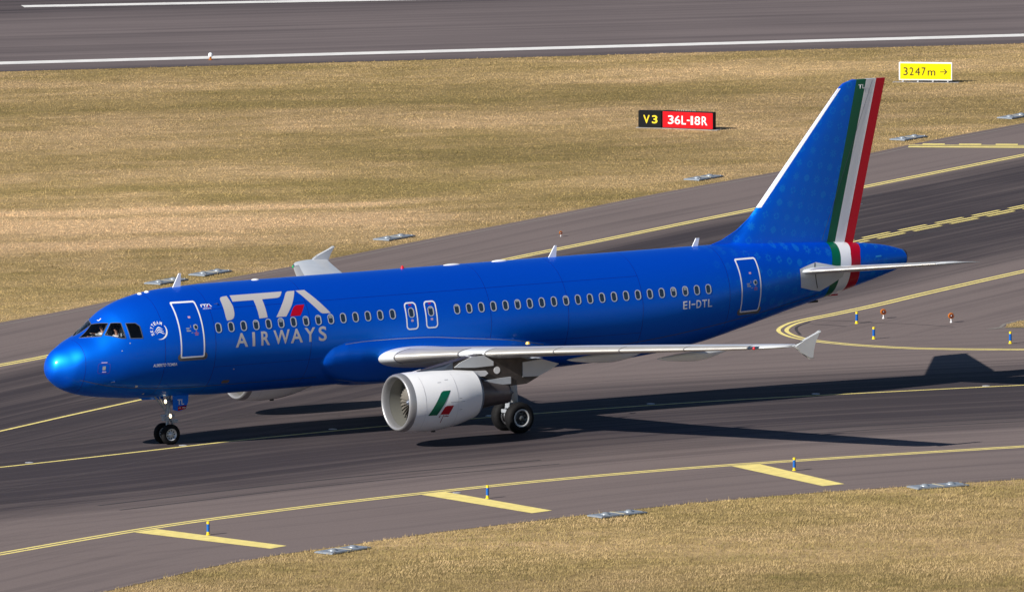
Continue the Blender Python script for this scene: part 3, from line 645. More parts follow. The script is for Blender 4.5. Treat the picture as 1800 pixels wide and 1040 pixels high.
# cabin windows
wx = [6.185+.5337*i for i in range(15)] + [16.456+.5308*i for i in range(22)] + [14.47, 15.32]
for i, x in enumerate(wx):
    h, wd_, c = (.176, .132, 4.455)
    bm = bmesh.new(); ringpoly(bm, rounded(x-wd_, x+wd_, c-h-.005, c+h+.005, .12, 6), rounded(x-wd_+.035, x+wd_-.05, c-h+.025, c+h-.025, .08, 6)); o = skin_decal("cabin_window", bm, ringmat, off=.013, sz=.12)
    bm = bmesh.new(); ngon(bm, rounded(x-wd_+.02, x+wd_-.02, c-h+.012, c+h-.012, .09, 6)); skin_decal("window_pane", bm, glassdark, o, off=.008, sz=.12)
    bl = rng.choice([0, 0, 0, 0, .05]) if i not in (5, 9, 33, 34) else .11
    if bl > 0:
        bm = bmesh.new(); ngon(bm, [(x-.065, c+h-.035-bl), (x+.065, c+h-.035-bl), (x+.065, c+h-.06), (x+.045, c+h-.03), (x-.045, c+h-.03), (x-.065, c+h-.06)]) if bl > .04 else ngon(bm, [(x-.05, c+h-.055), (x+.05, c+h-.055), (x+.045, c+h-.03), (x-.045, c+h-.03)])
        skin_decal("window_blind", bm, blindmat, o, off=.0105, sz=.12)
# lower seam line, static ports, service panels
def strip(bm, pts, w_):
    q = catmull(pts, 8)
    for i in range(len(q)-1): ngon(bm, [q[i]-(0, w_/2), q[i+1]-(0, w_/2), q[i+1]+(0, w_/2), q[i]+(0, w_/2)])
seam = mat("seam_paint", (.10, .13, .20), .35, metal=.5)
bm = bmesh.new(); strip(bm, [(.9, 2.80), (2.17, 2.50), (4.54, 2.28), (6.9, 2.27), (10.7, 2.27)], .02); skin_decal("skin_seam", bm, seam, off=.004)
bm = bmesh.new(); strip(bm, [(22.6, 2.50), (24.3, 2.62), (26.6, 2.85), (30.4, 3.35), (33.2, 3.80)], .025); skin_decal("skin_seam", bm, seam, off=.004)
bm = bmesh.new(); ngon(bm, rounded(1.60, 1.71, 3.16, 3.30, .015)); skin_decal("static_port", bm, geargrey, off=.006)
bm = bmesh.new(); ringpoly(bm, rounded(1.44, 1.87, 3.03, 3.40, .07), rounded(1.448, 1.862, 3.038, 3.392, .066)); skin_decal("port_outline", bm, mat("port_line", (.10, .03, .32), .5), off=.006)
bm = bmesh.new(); ngon(bm, rounded(1.55, 1.76, 3.42, 3.455, .01)); ngon(bm, rounded(1.60, 1.74, 3.07, 3.11, .01)); skin_decal("port_placard", bm, mat("port_placard", (.45, .4, .7), .5), off=.007)
bm = bmesh.new(); ngon(bm, rounded(6.58, 6.90, 2.33, 2.46, .06)); skin_decal("service_outlet", bm, mat("outlet", (.22, .19, .17), .4, metal=.6), off=.006)
for x, z, s_ in ((3.05, 2.46, .05), (2.3, 3.84, .02), (8.95, 3.86, .035), (2.62, 4.10, .022), (6.9, 2.88, .03), (3.55, 2.12, .04)):
    bm = bmesh.new(); ngon(bm, rounded(x-s_, x+s_, z-s_*.7, z+s_*.7, s_*.5)); skin_decal("service_port", bm, ringmat, off=.008)
bm = bmesh.new(); ngon(bm, rounded(35.95, 36.25, 5.0, 5.06, .01)); skin_decal("service_placard", bm, mat("placard_cyan", (.02, .30, .75), .5), off=.005)
# registration short code over the windscreen
t = text_bm("L", -.07, .07, 0, .17, .03); P = snap(np.array([(2.02+v.co.z, -.16+v.co.x, 4.9) for v in t.verts]), .008)[0]
for v, p in zip(t.verts, P): v.co = p
abm("code_lettering", t, white)

jm = mat("joint_paint", (.0, .018, .30), .4)
for xj in (1.02, 3.95, 6.02, 10.1, 17.9, 21.3, 24.6, 28.6):
    V, F = [], []; seg = 90
    for i in range(seg+1):
        a = R(-88)+R(176)*i/seg; t_, b_, w__, m_ = [float(v) for v in prof(xj)]
        for dx in (-.008, .008): V.append((xj+dx, -w__*math.cos(a), m_+((t_-m_) if a > 0 else (m_-b_))*math.sin(a)))
    F = [(2*i, 2*i+1, 2*i+3, 2*i+2) for i in range(seg)]
    P, _ = snap(np.array(V), .003, 2); amk("skin_joint", P, F, jm)
for z_ in (5.12, 3.02):
    bm = bmesh.new(); ngon(bm, [(6.02, z_-.006), (24.6, z_-.006), (24.6, z_+.006), (6.02, z_+.006)]); skin_decal("skin_joint", bm, jm, off=.003)
# tricolour band round the tail cone
def band(name, xl, xr, m, off=.005):
    V, F = [], []; seg = 96
    for i in range(seg):
        a = 2*math.pi*i/seg
        for xb in (xl, (xl, xr), xr):
            x = 34.3
            for _ in range(8):
                t, b, wd, mm = [float(v) for v in prof(x)]; z = mm+((t-mm) if math.sin(a) > 0 else (mm-b))*math.sin(a)
                x = float(np.interp(z, *xb)) if isinstance(xb[0], list) and isinstance(xb[1], list) and isinstance(xb[0][0], float) else .5*(float(np.interp(z, *xb[0]))+float(np.interp(z, *xb[1])))
            V.append((x, wd*math.cos(a), z))
    P, _ = snap(np.array(V), off, 2)
    for i in range(seg):
        j = (i+1) % seg
        for k in range(2): F.append((i*3+k, j*3+k, j*3+k+1, i*3+k+1))
    amk(name, P, F, m)
e0 = [[3.5, 3.8, 4.25, 4.93, 5.23, 5.65], [33.72, 33.65, 33.64, 33.695, 33.80, 33.957]]
e1 = [[3.5, 3.82, 4.24, 4.86, 5.25, 5.62], [34.02, 34.0, 34.05, 34.127, 34.23, 34.331]]
e2 = [[3.5, 3.9, 4.3, 4.78, 5.21, 5.57], [34.58, 34.58, 34.60, 34.651, 34.728, 34.911]]
e3 = [[3.5, 4.05, 4.4, 4.73, 5.18, 5.5], [35.15, 35.12, 35.11, 35.12, 35.189, 35.38]]
band("tail_stripe", e0, e1, green); band("tail_stripe", e1, e2, white_stripe); band("tail_stripe", e2, e3, red)
V, F = lathe([(37.50, .31), (37.60, .305), (37.62, .27), (37.55, .22), (37.2, .18)], lambda x: 4.86); amk("exhaust_ring", [(x, y*.98, z) for x, y, z in V], F, coremat)
bm = bmesh.new(); box(bm, (34.35, 0, 3.62), (.5, .06, .06)); abm("tail_skid", bm, red); bm = bmesh.new(); box(bm, (33.4, -.1, 3.44), (.45, .1, .08)); abm("drain_mast", bm, black)

# belly fairing
zt_ = lambda x: np.interp(x, [10.4, 10.64, 10.71, 10.85, 11.08, 11.63, 12.3, 14.0, 15.3, 16.34, 18.9, 20.4, 22, 23.2], [2.7, 2.86, 3.05, 3.2, 3.38, 3.54, 3.565, 3.57, 3.53, 3.43, 3.17, 2.9, 2.5, 2.1])
zb_ = lambda x: np.interp(x, [10.4, 10.64, 10.72, 11.05, 11.6, 12.24, 12.8], [2.8, 2.79, 2.62, 2.30, 2.02, 1.78, 1.0])
xsf = np.concatenate([np.arange(10.5, 13, .06), np.arange(13, 23.4, .25)]); seg = 120; V, F = [], []
for x in xsf:
    t, b, wd, m = [float(v) for v in prof(x)]
    for i in range(seg+1):
        a = R(25)-(R(230))*i/seg; a = R(25)-R(230)*i/seg
        S, C_ = math.sin(a), math.cos(a); y = wd*C_; z = m+((t-m) if S > 0 else (m-b))*S
        g = min(float(zt_(x))-z, z-float(zb_(x)) if x < 12.8 else 9); tail = float(np.interp(x, [10.4, 10.9, 12.2, 19, 23.3], [.3, .6, 1, 1, .0]))
        dd = (.35-.25*float(sstep(.75, .98, -S)))*math.tanh(max(g, -.3)/.34)*tail*(1-(1-float(sstep(11.2, 13.6, x)))*float(sstep(.72, .97, -S))) if g > 0 else .05*g-.004
        V.append((x, y+dd*C_*(.75 if abs(C_) > .5 else 1), z+dd*S))
for k in range(len(xsf)-1):
    for i in range(seg): F.append((k*(seg+1)+i, k*(seg+1)+i+1, (k+1)*(seg+1)+i+1, (k+1)*(seg+1)+i))
belly = amk("belly_fairing", V, F, blue)
bm = bmesh.new(); strip(bm, [(11.55, 3.50), (12.3, 3.548), (13.2, 3.555), (14.0, 3.55), (15.3, 3.51), (16.34, 3.41), (18.9, 3.15), (20.3, 2.89)], .028); skin_decal("fairing_lit_edge", bm, mat("lit_edge_paint", (.35, .42, .55), .3, metal=.4), off=.045)  # pale strip: the bright lit step along the fairing's top edge, painted in

# lofted lifting surfaces
def foil(c, t, camber=.012):
    th = 5*t*(.2969*math.sqrt(c)-.1260*c-.3516*c*c+.2843*c**3-.1036*c**4); return th, camber*4*c*(1-c)
def loft(st, cs=None, off=0.0, seg=26, half=None):
    """st: stations (pos, xLE, zLE, xTE, zTE, t/c) along y; returns rings of points"""
    rows = []
    for (y, xl, zl, xt, zt, tc) in st:
        ch = xt-xl; pts = []
        if half is None: par = [(k/seg, 1) for k in range(seg, 0, -1)]+[(k/seg, -1) for k in range(0, seg)]; par = [((1-math.cos(math.pi*c))/2, s) for c, s in par]
        else: par = half
        for c, s in par:
            th, cm = foil(c, tc); zz = zl+(zt-zl)*c+ch*(cm+s*th)+s*off
            pts.append((xl+ch*c-(off*1.3 if c < .01 else 0), y, zz))
        rows.append(pts)
    return rows
def skinrows(rows, caps=True, closed=True):
    V = [p for r in rows for p in r]; n = len(rows[0]); F = []
    for k in range(len(rows)-1):
        for i in range(n if closed else n-1): F.append((k*n+i, k*n+(i+1) % n, (k+1)*n+(i+1) % n, (k+1)*n+i))
    if caps: F += [tuple(range(n))[::-1], tuple((len(rows)-1)*n+i for i in range(n))]
    return V, F
WST = [(1.5, 12.72, 2.85, 18.80, 2.42, .138), (2.0, 12.93, 2.88, 18.85, 2.47, .137), (2.5, 13.20, 2.93, 18.85, 2.52, .130), (3.2, 13.62, 3.02, 18.88, 2.62, .120), (4.5, 14.33, 3.16, 18.95, 2.86, .110), (6.4, 15.33, 3.32, 19.10, 3.14, .105), (9.0, 16.65, 3.55, 19.80, 3.44, .108), (12.0, 18.15, 3.79, 20.68, 3.74, .108), (15, 19.66, 4.03, 21.60, 4.02, .106), (16.35, 20.36, 4.15, 22.05, 4.14, .10), (16.75, 20.66, 4.18, 22.2, 4.175, .09), (16.98, 21.05, 4.20, 22.28, 4.20, .06)]
def wst(y):
    Yv = [s[0] for s in WST]; return (y,)+tuple(float(np.interp(y, Yv, [s[k] for s in WST])) for k in range(1, 6))
def sidep(V, sd): return [(x, y*sd, z) for x, y, z in V]
gapm = mat("slat_gap", (.10, .10, .11), .5)
FENCE = [(21.38, 4.20), (21.9, 4.36), (22.3, 4.57), (22.52, 4.70), (22.60, 4.70), (22.62, 4.66), (22.42, 4.42), (22.30, 4.27), (22.28, 4.0), (22.30, 3.70), (22.12, 3.69), (21.85, 3.93), (21.6, 4.08)]
for sd in (-1, 1):
    V, F = skinrows(loft(WST)); wing = amk("wing", sidep(V, sd), F, [wingmat]); 
    m_ = wing.modifiers.new("edge", 'EDGE_SPLIT'); m_.split_angle = R(50)
    lead = [((.13), 1), (.10, 1), (.07, 1), (.045, 1), (.025, 1), (.01, 1), (.003, 1), (0.0, 1), (.003, -1), (.01, -1), (.025, -1), (.045, -1), (.07, -1)]
    for y0, y1 in ((2.65, 4.95), (6.02, 8.58), (8.62, 11.08), (11.12, 13.53), (13.57, 15.9)):
        V, F = skinrows(loft([wst(y) for y in np.linspace(y0, y1, 9)], off=.007, half=lead), caps=False, closed=False); amk("slat", sidep(V, sd), F, slatmat, wing)
    for yg in (2.62, 4.98, 5.99, 8.60, 11.10, 13.55, 15.93):
        V, F = skinrows(loft([wst(yg-.022), wst(yg+.022)], off=.0085, half=lead), caps=False, closed=False); amk("slat_gap", sidep(V, sd), F, gapm, wing)
    # trailing edge flaps and aileron, spoilers as thin raised panels
    def panel(name, y0, y1, c0, c1, s, m, o_=.006):
        V, F = skinrows(loft([wst(y) for y in np.linspace(y0, y1, 7)], off=o_, half=[(c, s) for c in np.linspace(c0, c1, 6)]), caps=False, closed=False); return amk(name, sidep(V, sd), F, m, wing)
    panel("flap", 2.6, 6.3, .80, .985, 1, wingmat); panel("flap", 6.4, 12.9, .76, .985, 1, wingmat); panel("aileron", 13.0, 16.5, .76, .985, 1, wingmat)
    for q in range(4): panel("spoiler", 6.9+1.5*q, 8.3+1.5*q, .60, .75, 1, wingdark)
    panel("wing_walkway", 2.6, 4.8, .25, .55, 1, wingdark, .004)
    panel("access_panel", 7.2, 8.4, .2, .33, -1, wingdark, .005); panel("access_panel", 3.3, 4.6, .15, .3, -1, wingdark, .005)
    panel("underside_panel", 9.2, 12.2, .18, .5, -1, wingdark, .004)
    # fence
    bm = bmesh.new(); prism(bm, FENCE, sd*16.93, sd*17.07); 
    for v in bm.verts:      # sharpen edges towards the outline
        pass
    bmesh.ops.bevel(bm, geom=[e for e in bm.edges if abs(e.verts[0].co.y-e.verts[1].co.y) < 1e-6], offset=.045, segments=2, affect='EDGES'); abm("wingtip_fence", bm, wingmat, angle=35)
    V, F = skinrows(loft([wst(15.95)[:5]+(.112,), wst(16.35)[:5]+(.11,)], off=.012, half=lead[4:-3]), caps=False, closed=False); o = amk("tip_light_glass", sidep(V, sd), F, glassdark, wing)
    bm = bmesh.new(); l = wst(16.25); bmesh.ops.create_uvsphere(bm, u_segments=12, v_segments=8, radius=.06)
    for v in bm.verts: v.co = v.co*1.0+Vector((l[1]-.03, sd*16.16, l[2]-.02)); 
    abm("navigation_light", bm, redlamp if sd < 0 else mat("green_lamp", (0, .4, .1), .3), wing, smooth=True)
    # flap track fairings
    for y, x0, x1, zc, dp in ((3.05, 16.4, 19.5, 2.50, .24), (8.15, 17.3, 20.75, 3.16, .30), (11.75, 18.9, 21.95, 3.44, .27)):
        rws = []
        for t in np.linspace(0, 1, 16):
            k = max(math.sin(math.pi*min(t/.75, 1)*.5)**.7 * (1-max(0, (t-.45)/.55)**2.2), .02) if 0 < t < 1 else .02
            x = x0+(x1-x0)*t; z0 = zc+.10*t-.04; rws.append([(x, y+.17*k*math.cos(a), z0+(dp*k*math.sin(a) if math.sin(a) < 0 else .12*k*math.sin(a))) for a in [2*math.pi*i/20 for i in range(20)]])
        V, F = skinrows(rws); amk("flap_track_fairing", sidep(V, sd), F, wingmat, wing)
    # tailplane
    HST = [(.9, 31.95, 4.72, 35.35, 4.60, .085), (1.35, 32.22, 4.76, 35.5, 4.66, .085), (6.15, 35.0, 5.32, 36.62, 5.26, .08), (6.25, 35.35, 5.33, 36.68, 5.27, .06), (6.30, 36.2, 5.33, 36.86, 5.28, .04)]
    V, F = skinrows(loft(HST, seg=22)); 
    bm = bmesh.new(); vs = [bm.verts.new(p) for p in sidep(V, sd)]; [bm.faces.new([vs[i] for i in f]) for f in F]
    for co, no in (((34.3, 0, 0), (1, 0, 0)), ((34.85, 0, 0), (1, 0, 0)), ((35.3, 0, 0), (1, 0, 0)), ((0, sd*1.9, 0), (0, 1, 0))):
        bmesh.ops.bisect_plane(bm, geom=bm.verts[:]+bm.edges[:]+bm.faces[:], plane_co=co, plane_no=no)
    for f in bm.faces:
        c = f.calc_center_median(); f.material_index = 0 if abs(c.y) > 1.9 or c.x < 34.3 else (1 if c.x < 34.85 else 2 if c.x < 35.3 else 3)
    htp = abm("tailplane", bm, [wingmat, white_stripe, red, blue], angle=40)
    def hst(y): Yv = [s[0] for s in HST]; return (y,)+tuple(float(np.interp(y, Yv, [s[k] for s in HST])) for k in range(1, 6))
    V, F = skinrows(loft([hst(y) for y in np.linspace(1.5, 6.1, 6)], off=.006, half=lead), caps=False, closed=False); amk("tailplane_leading_edge", sidep(V, sd), F, slatmat, htp)
    V, F = skinrows(loft([hst(y) for y in np.linspace(1.6, 6.0, 6)], off=.005, half=[(c, 1) for c in np.linspace(.72, .985, 5)]), caps=False, closed=False); amk("elevator", sidep(V, sd), F, wingdark, htp)
    # root plate
    bm = bmesh.new(); ngon(bm, [(32.06, 4.86), (32.07, 4.45), (32.11, 4.17), (32.7, 4.02), (33.17, 3.94), (33.7, 4.16), (34.22, 4.41), (34.3, 4.62), (33.9, 4.84), (32.9, 5.05), (32.5, 4.97)])
    o = skin_decal("tailplane_root_plate", bm, wingmat, off=.02)
    bm = bmesh.new(); strip(bm, [(32.87, 5.03), (32.82, 4.9), (32.83, 4.7), (32.87, 4.4), (32.98, 4.12), (33.03, 4.06)], .02)
    # thin arc slot
    bm.free(); bm = bmesh.new(); q = catmull([(32.85, 5.03), (32.80, 4.85), (32.81, 4.6), (32.86, 4.35), (32.98, 4.08)], 6)
    for i in range(len(q)-1): ngon(bm, [q[i]-(.02, 0), q[i]+(.02, 0), q[i+1]+(.02, 0), q[i+1]-(.02, 0)])
    o2 = skin_decal("root_plate_slot", bm, black, o, off=.026)
    if sd > 0:
        for q_ in (o, o2):
            for v in q_.data.vertices: v.co.y *= -1
            q_.data.flip_normals()

# fin and rudder
finL = lambda z: float(np.interp(z, [5.3, 5.87, 6.02, 6.35, 6.75, 7.18, 11.44, 11.62, 11.75], [28.5, 28.85, 29.35, 30.02, 30.55, 30.95, 34.62, 34.86, 35.30]))
finT = lambda z: 35.30+(36.74-35.30)*(z-5.6)/(11.75-5.6)
hinge = lambda z: 33.75+(36.17-33.75)*(z-5.65)/(11.76-5.65)
zs = [5.3, 5.6, 5.75, 5.87, 5.94, 6.02, 6.15, 6.35, 6.55, 6.75, 6.95, 7.18, 7.8, 8.6, 9.4, 10.2, 11.0, 11.44, 11.55, 11.62, 11.69, 11.75]
def finfoil(c, z):
    ch = finT(z)-31.0-(z-6)*.72; ch = finT(z)-(30.0+(z-6)*.86); x = finL(z)+(finT(z)-finL(z))*c
    # thickness measured from the straight leading edge so the dorsal fillet stays thin
    xl = 30.2+(z-6.3)*.845; cc = (x-xl)/(finT(z)-xl)
    th = foil(min(max(cc, 0.0), 1), .10)[0]*(finT(z)-xl) if cc > 0 else 0
    return x, max(th, .028+.02*min(1, c*8) if c > 0 else .0)*(1 if c < .999 else .3)
seg = 34; rws = []
for z in zs:
    cs = [(1-math.cos(math.pi*k/seg))/2 for k in range(seg+1)]; L_ = []; R_ = []
    for c in cs: x, t = finfoil(c, z); L_.append((x, -t, z)); R_.append((x, t, z))
    rws.append(L_[::-1]+R_[1:-1])
V, F = skinrows(rws)
def pl(z0, x0, z1, x1):      # plane through a slanted line in side view
    d = Vector((x1-x0, 0, z1-z0)).normalized(); return (x0, 0, z0), (d.z, 0, -d.x)
lines = {'g': (5.65, 34.03, 11.77, 35.40), 'w': (5.63, 34.42, 11.77, 35.86), 'r': (5.6, 34.88, 11.76, 36.33), 'h': (5.65, 33.75, 11.76, 36.17)}
def sidef(k, c): a, b, c_, d = lines[k]; return c.x-(b+(d-b)*(c.z-a)/(c_-a))
for nm in ("vertical_fin", "rudder"):
    bm = bmesh.new(); vs = [bm.verts.new(p) for p in V]; [bm.faces.new([vs[i] for i in f]) for f in F]
    for k in lines:
        co, no = pl(*lines[k]); bmesh.ops.bisect_plane(bm, geom=bm.verts[:]+bm.edges[:]+bm.faces[:], plane_co=co, plane_no=no)
    kill = [f for f in bm.faces if (sidef('h', f.calc_center_median()) > 0) == (nm == "vertical_fin")]
    bmesh.ops.delete(bm, geom=kill, context='FACES')
    for f in bm.faces:
        c = f.calc_center_median(); f.material_index = 0 if sidef('g', c) < 0 else 1 if sidef('w', c) < 0 else 2 if sidef('r', c) < 0 else 3
    if nm == "rudder":
        for v in bm.verts:
            if sidef('h', v.co) > .01: v.co.y *= .985
    o = abm(nm, bm, [blue_pat, green, white_stripe, red], angle=35)
    if nm == "vertical_fin": fin = o
    else: rud = o
# dark hinge gap
def yfin(x, z):
    c = (x-finL(z))/(finT(z)-finL(z)); return finfoil(c, z)[1]
for sd in (-1, 1):
    V, F = [], []
    for i, z in enumerate(np.linspace(5.75, 11.68, 30)):
        x = 33.75+(36.17-33.75)*(z-5.65)/(11.76-5.65)
        for dx in (-.006, .006): V.append((x+dx, sd*(yfin(x, z)+.006), z))
        if i: F.append((2*i-2, 2*i-1, 2*i+1, 2*i))
    amk("hinge_gap", V, F, seam, fin)
# white bare leading edge of the fin
rws = []
for z in np.linspace(7.16, 11.45, 12):
    r_ = []
    for c in (.030, .022, .015, .009, .004): x, t = finfoil(c, z); r_.append((x, -t-.006, z))
    x, t = finfoil(0, z); r_.append((x-.012, 0, z))
    for c in (.004, .009, .015, .022, .030): x, t = finfoil(c, z); r_.append((x, t+.006, z))
    rws.append(r_)
V, F = skinrows(rws, caps=False, closed=False); amk("fin_leading_edge", V, F, white, fin)
t = text_bm("TL", 35.47, 35.78, 11.40, 11.56, .02)
for v in t.verts: v.co.y = -yfin(v.co.x, v.co.z)-.022
abm("code_lettering", t, white, fin)
for z in (7.0, 9.1, 10.3, 10.9, 11.5):
    bm = bmesh.new(); tube(bm, (finT(z)-.02, 0, z), (finT(z)+.10, 0, z-.01), .012); abm("static_wick", bm, red if z > 10 else white, rud)

# blade antennas, domes, beacon on the crown
for x, h in ((5.37, .50), (21.68, .43), (28.08, .30)):
    zt = float(prof(x)[0]); bm = bmesh.new(); prism(bm, [(x-.05, zt-.05), (x+.30, zt-.05), (x+.33, zt+h), (x+.24, zt+h)] if h > .35 else [(x-.05, zt-.03), (x+.2, zt-.03), (x+.28, zt+h), (x+.13, zt+h)], -.022, .022); abm("blade_antenna", bm, white)
for x, rx, h in ((8.89, .17, .05), (17.4, .38, .05), (19.5, .36, .06), (3.95, .08, .05), (4.25, .09, .05)):
    zt = float(prof(x)[0]); bm = bmesh.new(); bmesh.ops.create_uvsphere(bm, u_segments=24, v_segments=12, radius=1)
    for v in bm.verts: v.co = Vector((x+v.co.x*rx, v.co.y*.12, zt-.012+v.co.z*(h+.012)))
    abm("antenna_dome", bm, white, smooth=True)
bm = bmesh.new(); zt = 5.87; tube(bm, (15.25, 0, zt-.02), (15.25, 0, zt+.05), .08, .065); bmesh.ops.create_uvsphere(bm, u_segments=12, v_segments=8, radius=.055, matrix=Matrix.Translation((15.25, 0, zt+.06))); abm("beacon_light", bm, redlamp, smooth=True)
bm = bmesh.new(); tube(bm, (19.3, -2.3, 3.0), (19.3, -2.3, 3.09), .10, .06); abm("wing_root_lamp", bm, mat("lamp_yellow", (.75, .50, .10), .4))
for x, z in ((2.05, 2.70), (6.35, 5.30)):
    bm = bmesh.new(); y = float(ysurf(x, z)); tube(bm, (x+.1, y+.02, z), (x+.05, y-.08, z-.01), .012); tube(bm, (x+.05, y-.08, z-.01), (x-.1, y-.09, z-.01), .012, .007); abm("probe", bm, steel)

# engines
nx = [11.39, 11.5, 11.8, 12.5, 13.3, 14.2, 14.6, 16.2]; nz = [1.715, 1.71, 1.70, 1.685, 1.71, 1.78, 1.82, 1.74]
def build_engine(yc):
    zc = lambda x: float(np.interp(x, nx, nz))
    V, F = lathe([(11.66, 1.07), (11.8, 1.085), (12.1, 1.105), (12.5, 1.115), (12.9, 1.113), (13.3, 1.095), (13.75, 1.05), (14.1, .99), (14.4, .93), (14.6, .89), (14.605, .86), (14.4, .88), (14.0, .90)], zc, yc, seg=96)
    cowl = amk("engine_cowl", V, F, white); m = cowl.modifiers.new("edge", 'EDGE_SPLIT'); m.split_angle = R(40)
    V, F = lathe([(11.66, 1.073), (11.56, 1.062), (11.48, 1.045), (11.42, 1.02), (11.395, .99), (11.395, .965), (11.42, .935), (11.48, .91), (11.56, .892), (11.68, .88)], zc, yc, seg=96); amk("inlet_lip", V, F, lipmat, cowl)
    V, F = lathe([(11.68, .884), (11.9, .868), (12.2, .865), (12.75, .865)], zc, yc, seg=96); amk("inlet_duct", V, F, ductmat, cowl)
    z0 = zc(12.2)
    V, F = lathe([(11.86, .001), (11.90, .06), (12.03, .15), (12.20, .235), (12.28, .25)], lambda x: z0, yc, seg=40); amk("spinner", V, F, slate, cowl)
    bm = bmesh.new()
    for k in range(36):
        a = 2*math.pi*k/36; n_ = 7; prev = None
        for j in range(n_):
            r_ = .22+(.86-.22)*j/(n_-1); tw = R(30+32*j/(n_-1)); ch = .14+.13*j/(n_-1)
            dx, dt = math.cos(tw)*ch, math.sin(tw)*ch/r_
            p = [(12.25-dx, r_, a-dt), (12.25+dx, r_, a+dt)]
            cur = [bm.verts.new((x, yc+r*math.cos(t), z0+r*math.sin(t))) for x, r, t in p]
            if prev: bm.faces.new((prev[0], prev[1], cur[1], cur[0]))
            prev = cur
    abm("fan_blades", bm, bronze, cowl)
    V, F = lathe([(12.5, .001), (12.5, .865)], lambda x: z0, yc, seg=40); amk("fan_backing", V, F, black, cowl)
    V, F = lathe([(14.0, .89), (14.0, .60)], zc, yc); amk("bypass_duct", V, F, black, cowl)
    V, F = lathe([(14.45, .82), (14.62, .845), (14.74, .80), (14.72, .75), (14.45, .75)], zc, yc, seg=72); amk("fan_nozzle_ring", V, F, mat("nozzle_ring", (.20, .24, .32), .4, metal=.2), cowl)
    V, F = lathe([(14.0, .60), (14.6, .63), (15.0, .56), (15.55, .46), (16.1, .385), (16.2, .375), (16.2, .35), (15.9, .33)], zc, yc, seg=64); amk("engine_core", V, F, coremat, cowl)
    V, F = lathe([(15.7, .20), (16.1, .18), (16.35, .12), (16.5, .02)], zc, yc, seg=32); amk("exhaust_plug", V, F, coremat, cowl)
    # marks laid on the cowl
    rprof = lambda x: np.interp(x, [11.66, 11.8, 12.1, 12.5, 12.9, 13.3, 13.75, 14.1, 14.4, 14.6], [1.07, 1.085, 1.105, 1.115, 1.113, 1.095, 1.05, .99, .93, .89])
    def cowl_decal(name, bm, m):
        bmesh.ops.triangulate(bm, faces=bm.faces[:]); subdiv(bm, .15, .06)
        for v in bm.verts: r_ = float(rprof(v.co.x))+.006; v.co.y = yc-math.sqrt(max(r_*r_-(v.co.z-zc(v.co.x))**2, 0))
        abm(name, bm, m, cowl, smooth=True)
    if yc < 0:
        bm = bmesh.new(); ngon(bm, [(12.163, 1.286), (12.45, 1.72), (12.70, 2.07), (12.75, 2.12), (12.84, 2.158), (13.149, 2.157), (12.85, 1.72), (12.538, 1.277)]); cowl_decal("green_emblem_bar", bm, green)
        bm = bmesh.new(); ngon(bm, [(12.679, 1.296), (12.77, 1.45), (12.85, 1.57), (12.93, 1.608), (13.238, 1.6), (13.16, 1.44), (13.065, 1.275)]); cowl_decal("red_emblem_block", bm, red)
        bm = bmesh.new(); 
        for a, b in (((12.64, 1.245), (12.72, 1.255)), ((12.64, 1.19), (12.70, 1.20)), ((12.84, 1.27), (12.80, 1.10)), ((12.80, 1.11), (12.79, .97)), ((12.87, 1.21), (12.98, 1.225)), ((12.94, 1.24), (13.02, 1.20)), ((13.02, 1.22), (13.07, 1.21))):
            a, b = np.array(a), np.array(b); n_ = np.array([-(b-a)[1], (b-a)[0]]); n_ = n_/np.linalg.norm(n_)*.014; ngon(bm, [a-n_, b-n_, b+n_, a+n_])
        cowl_decal("red_signature", bm, mat("signature_red", (.22, .01, .04), .5))
    latchm = mat("cowl_latch", (.16, .17, .2), .5); pale = mat("cowl_seam", (.62, .63, .66), .5)
    for x in (12.05, 13.45):
        bm = bmesh.new(); q = [(zc(x)+1.06*math.sin(R(-68+136*j/24))) for j in range(25)]
        ngon(bm, [(x-.006, z) for z in q]+[(x+.006, z) for z in q[::-1]]); cowl_decal("cowl_seam", bm, pale)
    for x0, x1, z in ((13.1, 13.75, 1.72), (13.5, 13.62, 1.84), (13.52, 13.64, 1.42), (12.7, 12.85, 2.45), (13.05, 13.2, 2.52)):
        bm = bmesh.new(); ngon(bm, [(x0, z-.006), (x1, z-.006), (x1, z+.006), (x0, z+.006)]); cowl_decal("cowl_latch", bm, latchm)
    bm = bmesh.new(); box(bm, (13.02, yc, .58), (.16, .05, .12)); abm("drain_mast", bm, black, cowl)
    # pylon
    bm = bmesh.new(); prism(bm, [(12.1, 2.76), (13.3, 2.98), (14.4, 3.18), (15.0, 3.28), (16.0, 3.22), (17.2, 2.9), (18.1, 2.72), (17.55, 2.38), (17.45, 2.27), (16.95, 2.05), (16.3, 2.02), (15.6, 2.2), (14.9, 2.5), (14.2, 2.62), (13.2, 2.72)], yc-.19, yc+.19)
    for v in bm.verts:
        if v.co.x < 12.5: v.co.y = yc+(v.co.y-yc)*.25
        if v.co.x > 17.9: v.co.y = yc+(v.co.y-yc)*.2
    bmesh.ops.bevel(bm, geom=[e for e in bm.edges if abs(e.verts[0].co.y-e.verts[1].co.y) < 1e-6 and e.verts[0].co.z > 2.8 and e.verts[1].co.z > 2.8 and e.verts[0].co.x < 15], offset=.06, segments=2, affect='EDGES')
    py = abm("pylon", bm, darkmetal, angle=30)
    bm = bmesh.new(); prism(bm, [(12.15, 2.768), (13.75, 3.055), (13.75, 2.70), (13.2, 2.725)], yc-.196, yc+.196); 
    for v in bm.verts:
        if v.co.x < 12.5: v.co.y = yc+(v.co.y-yc)*.27
    abm("pylon_front_fairing", bm, slate, py)
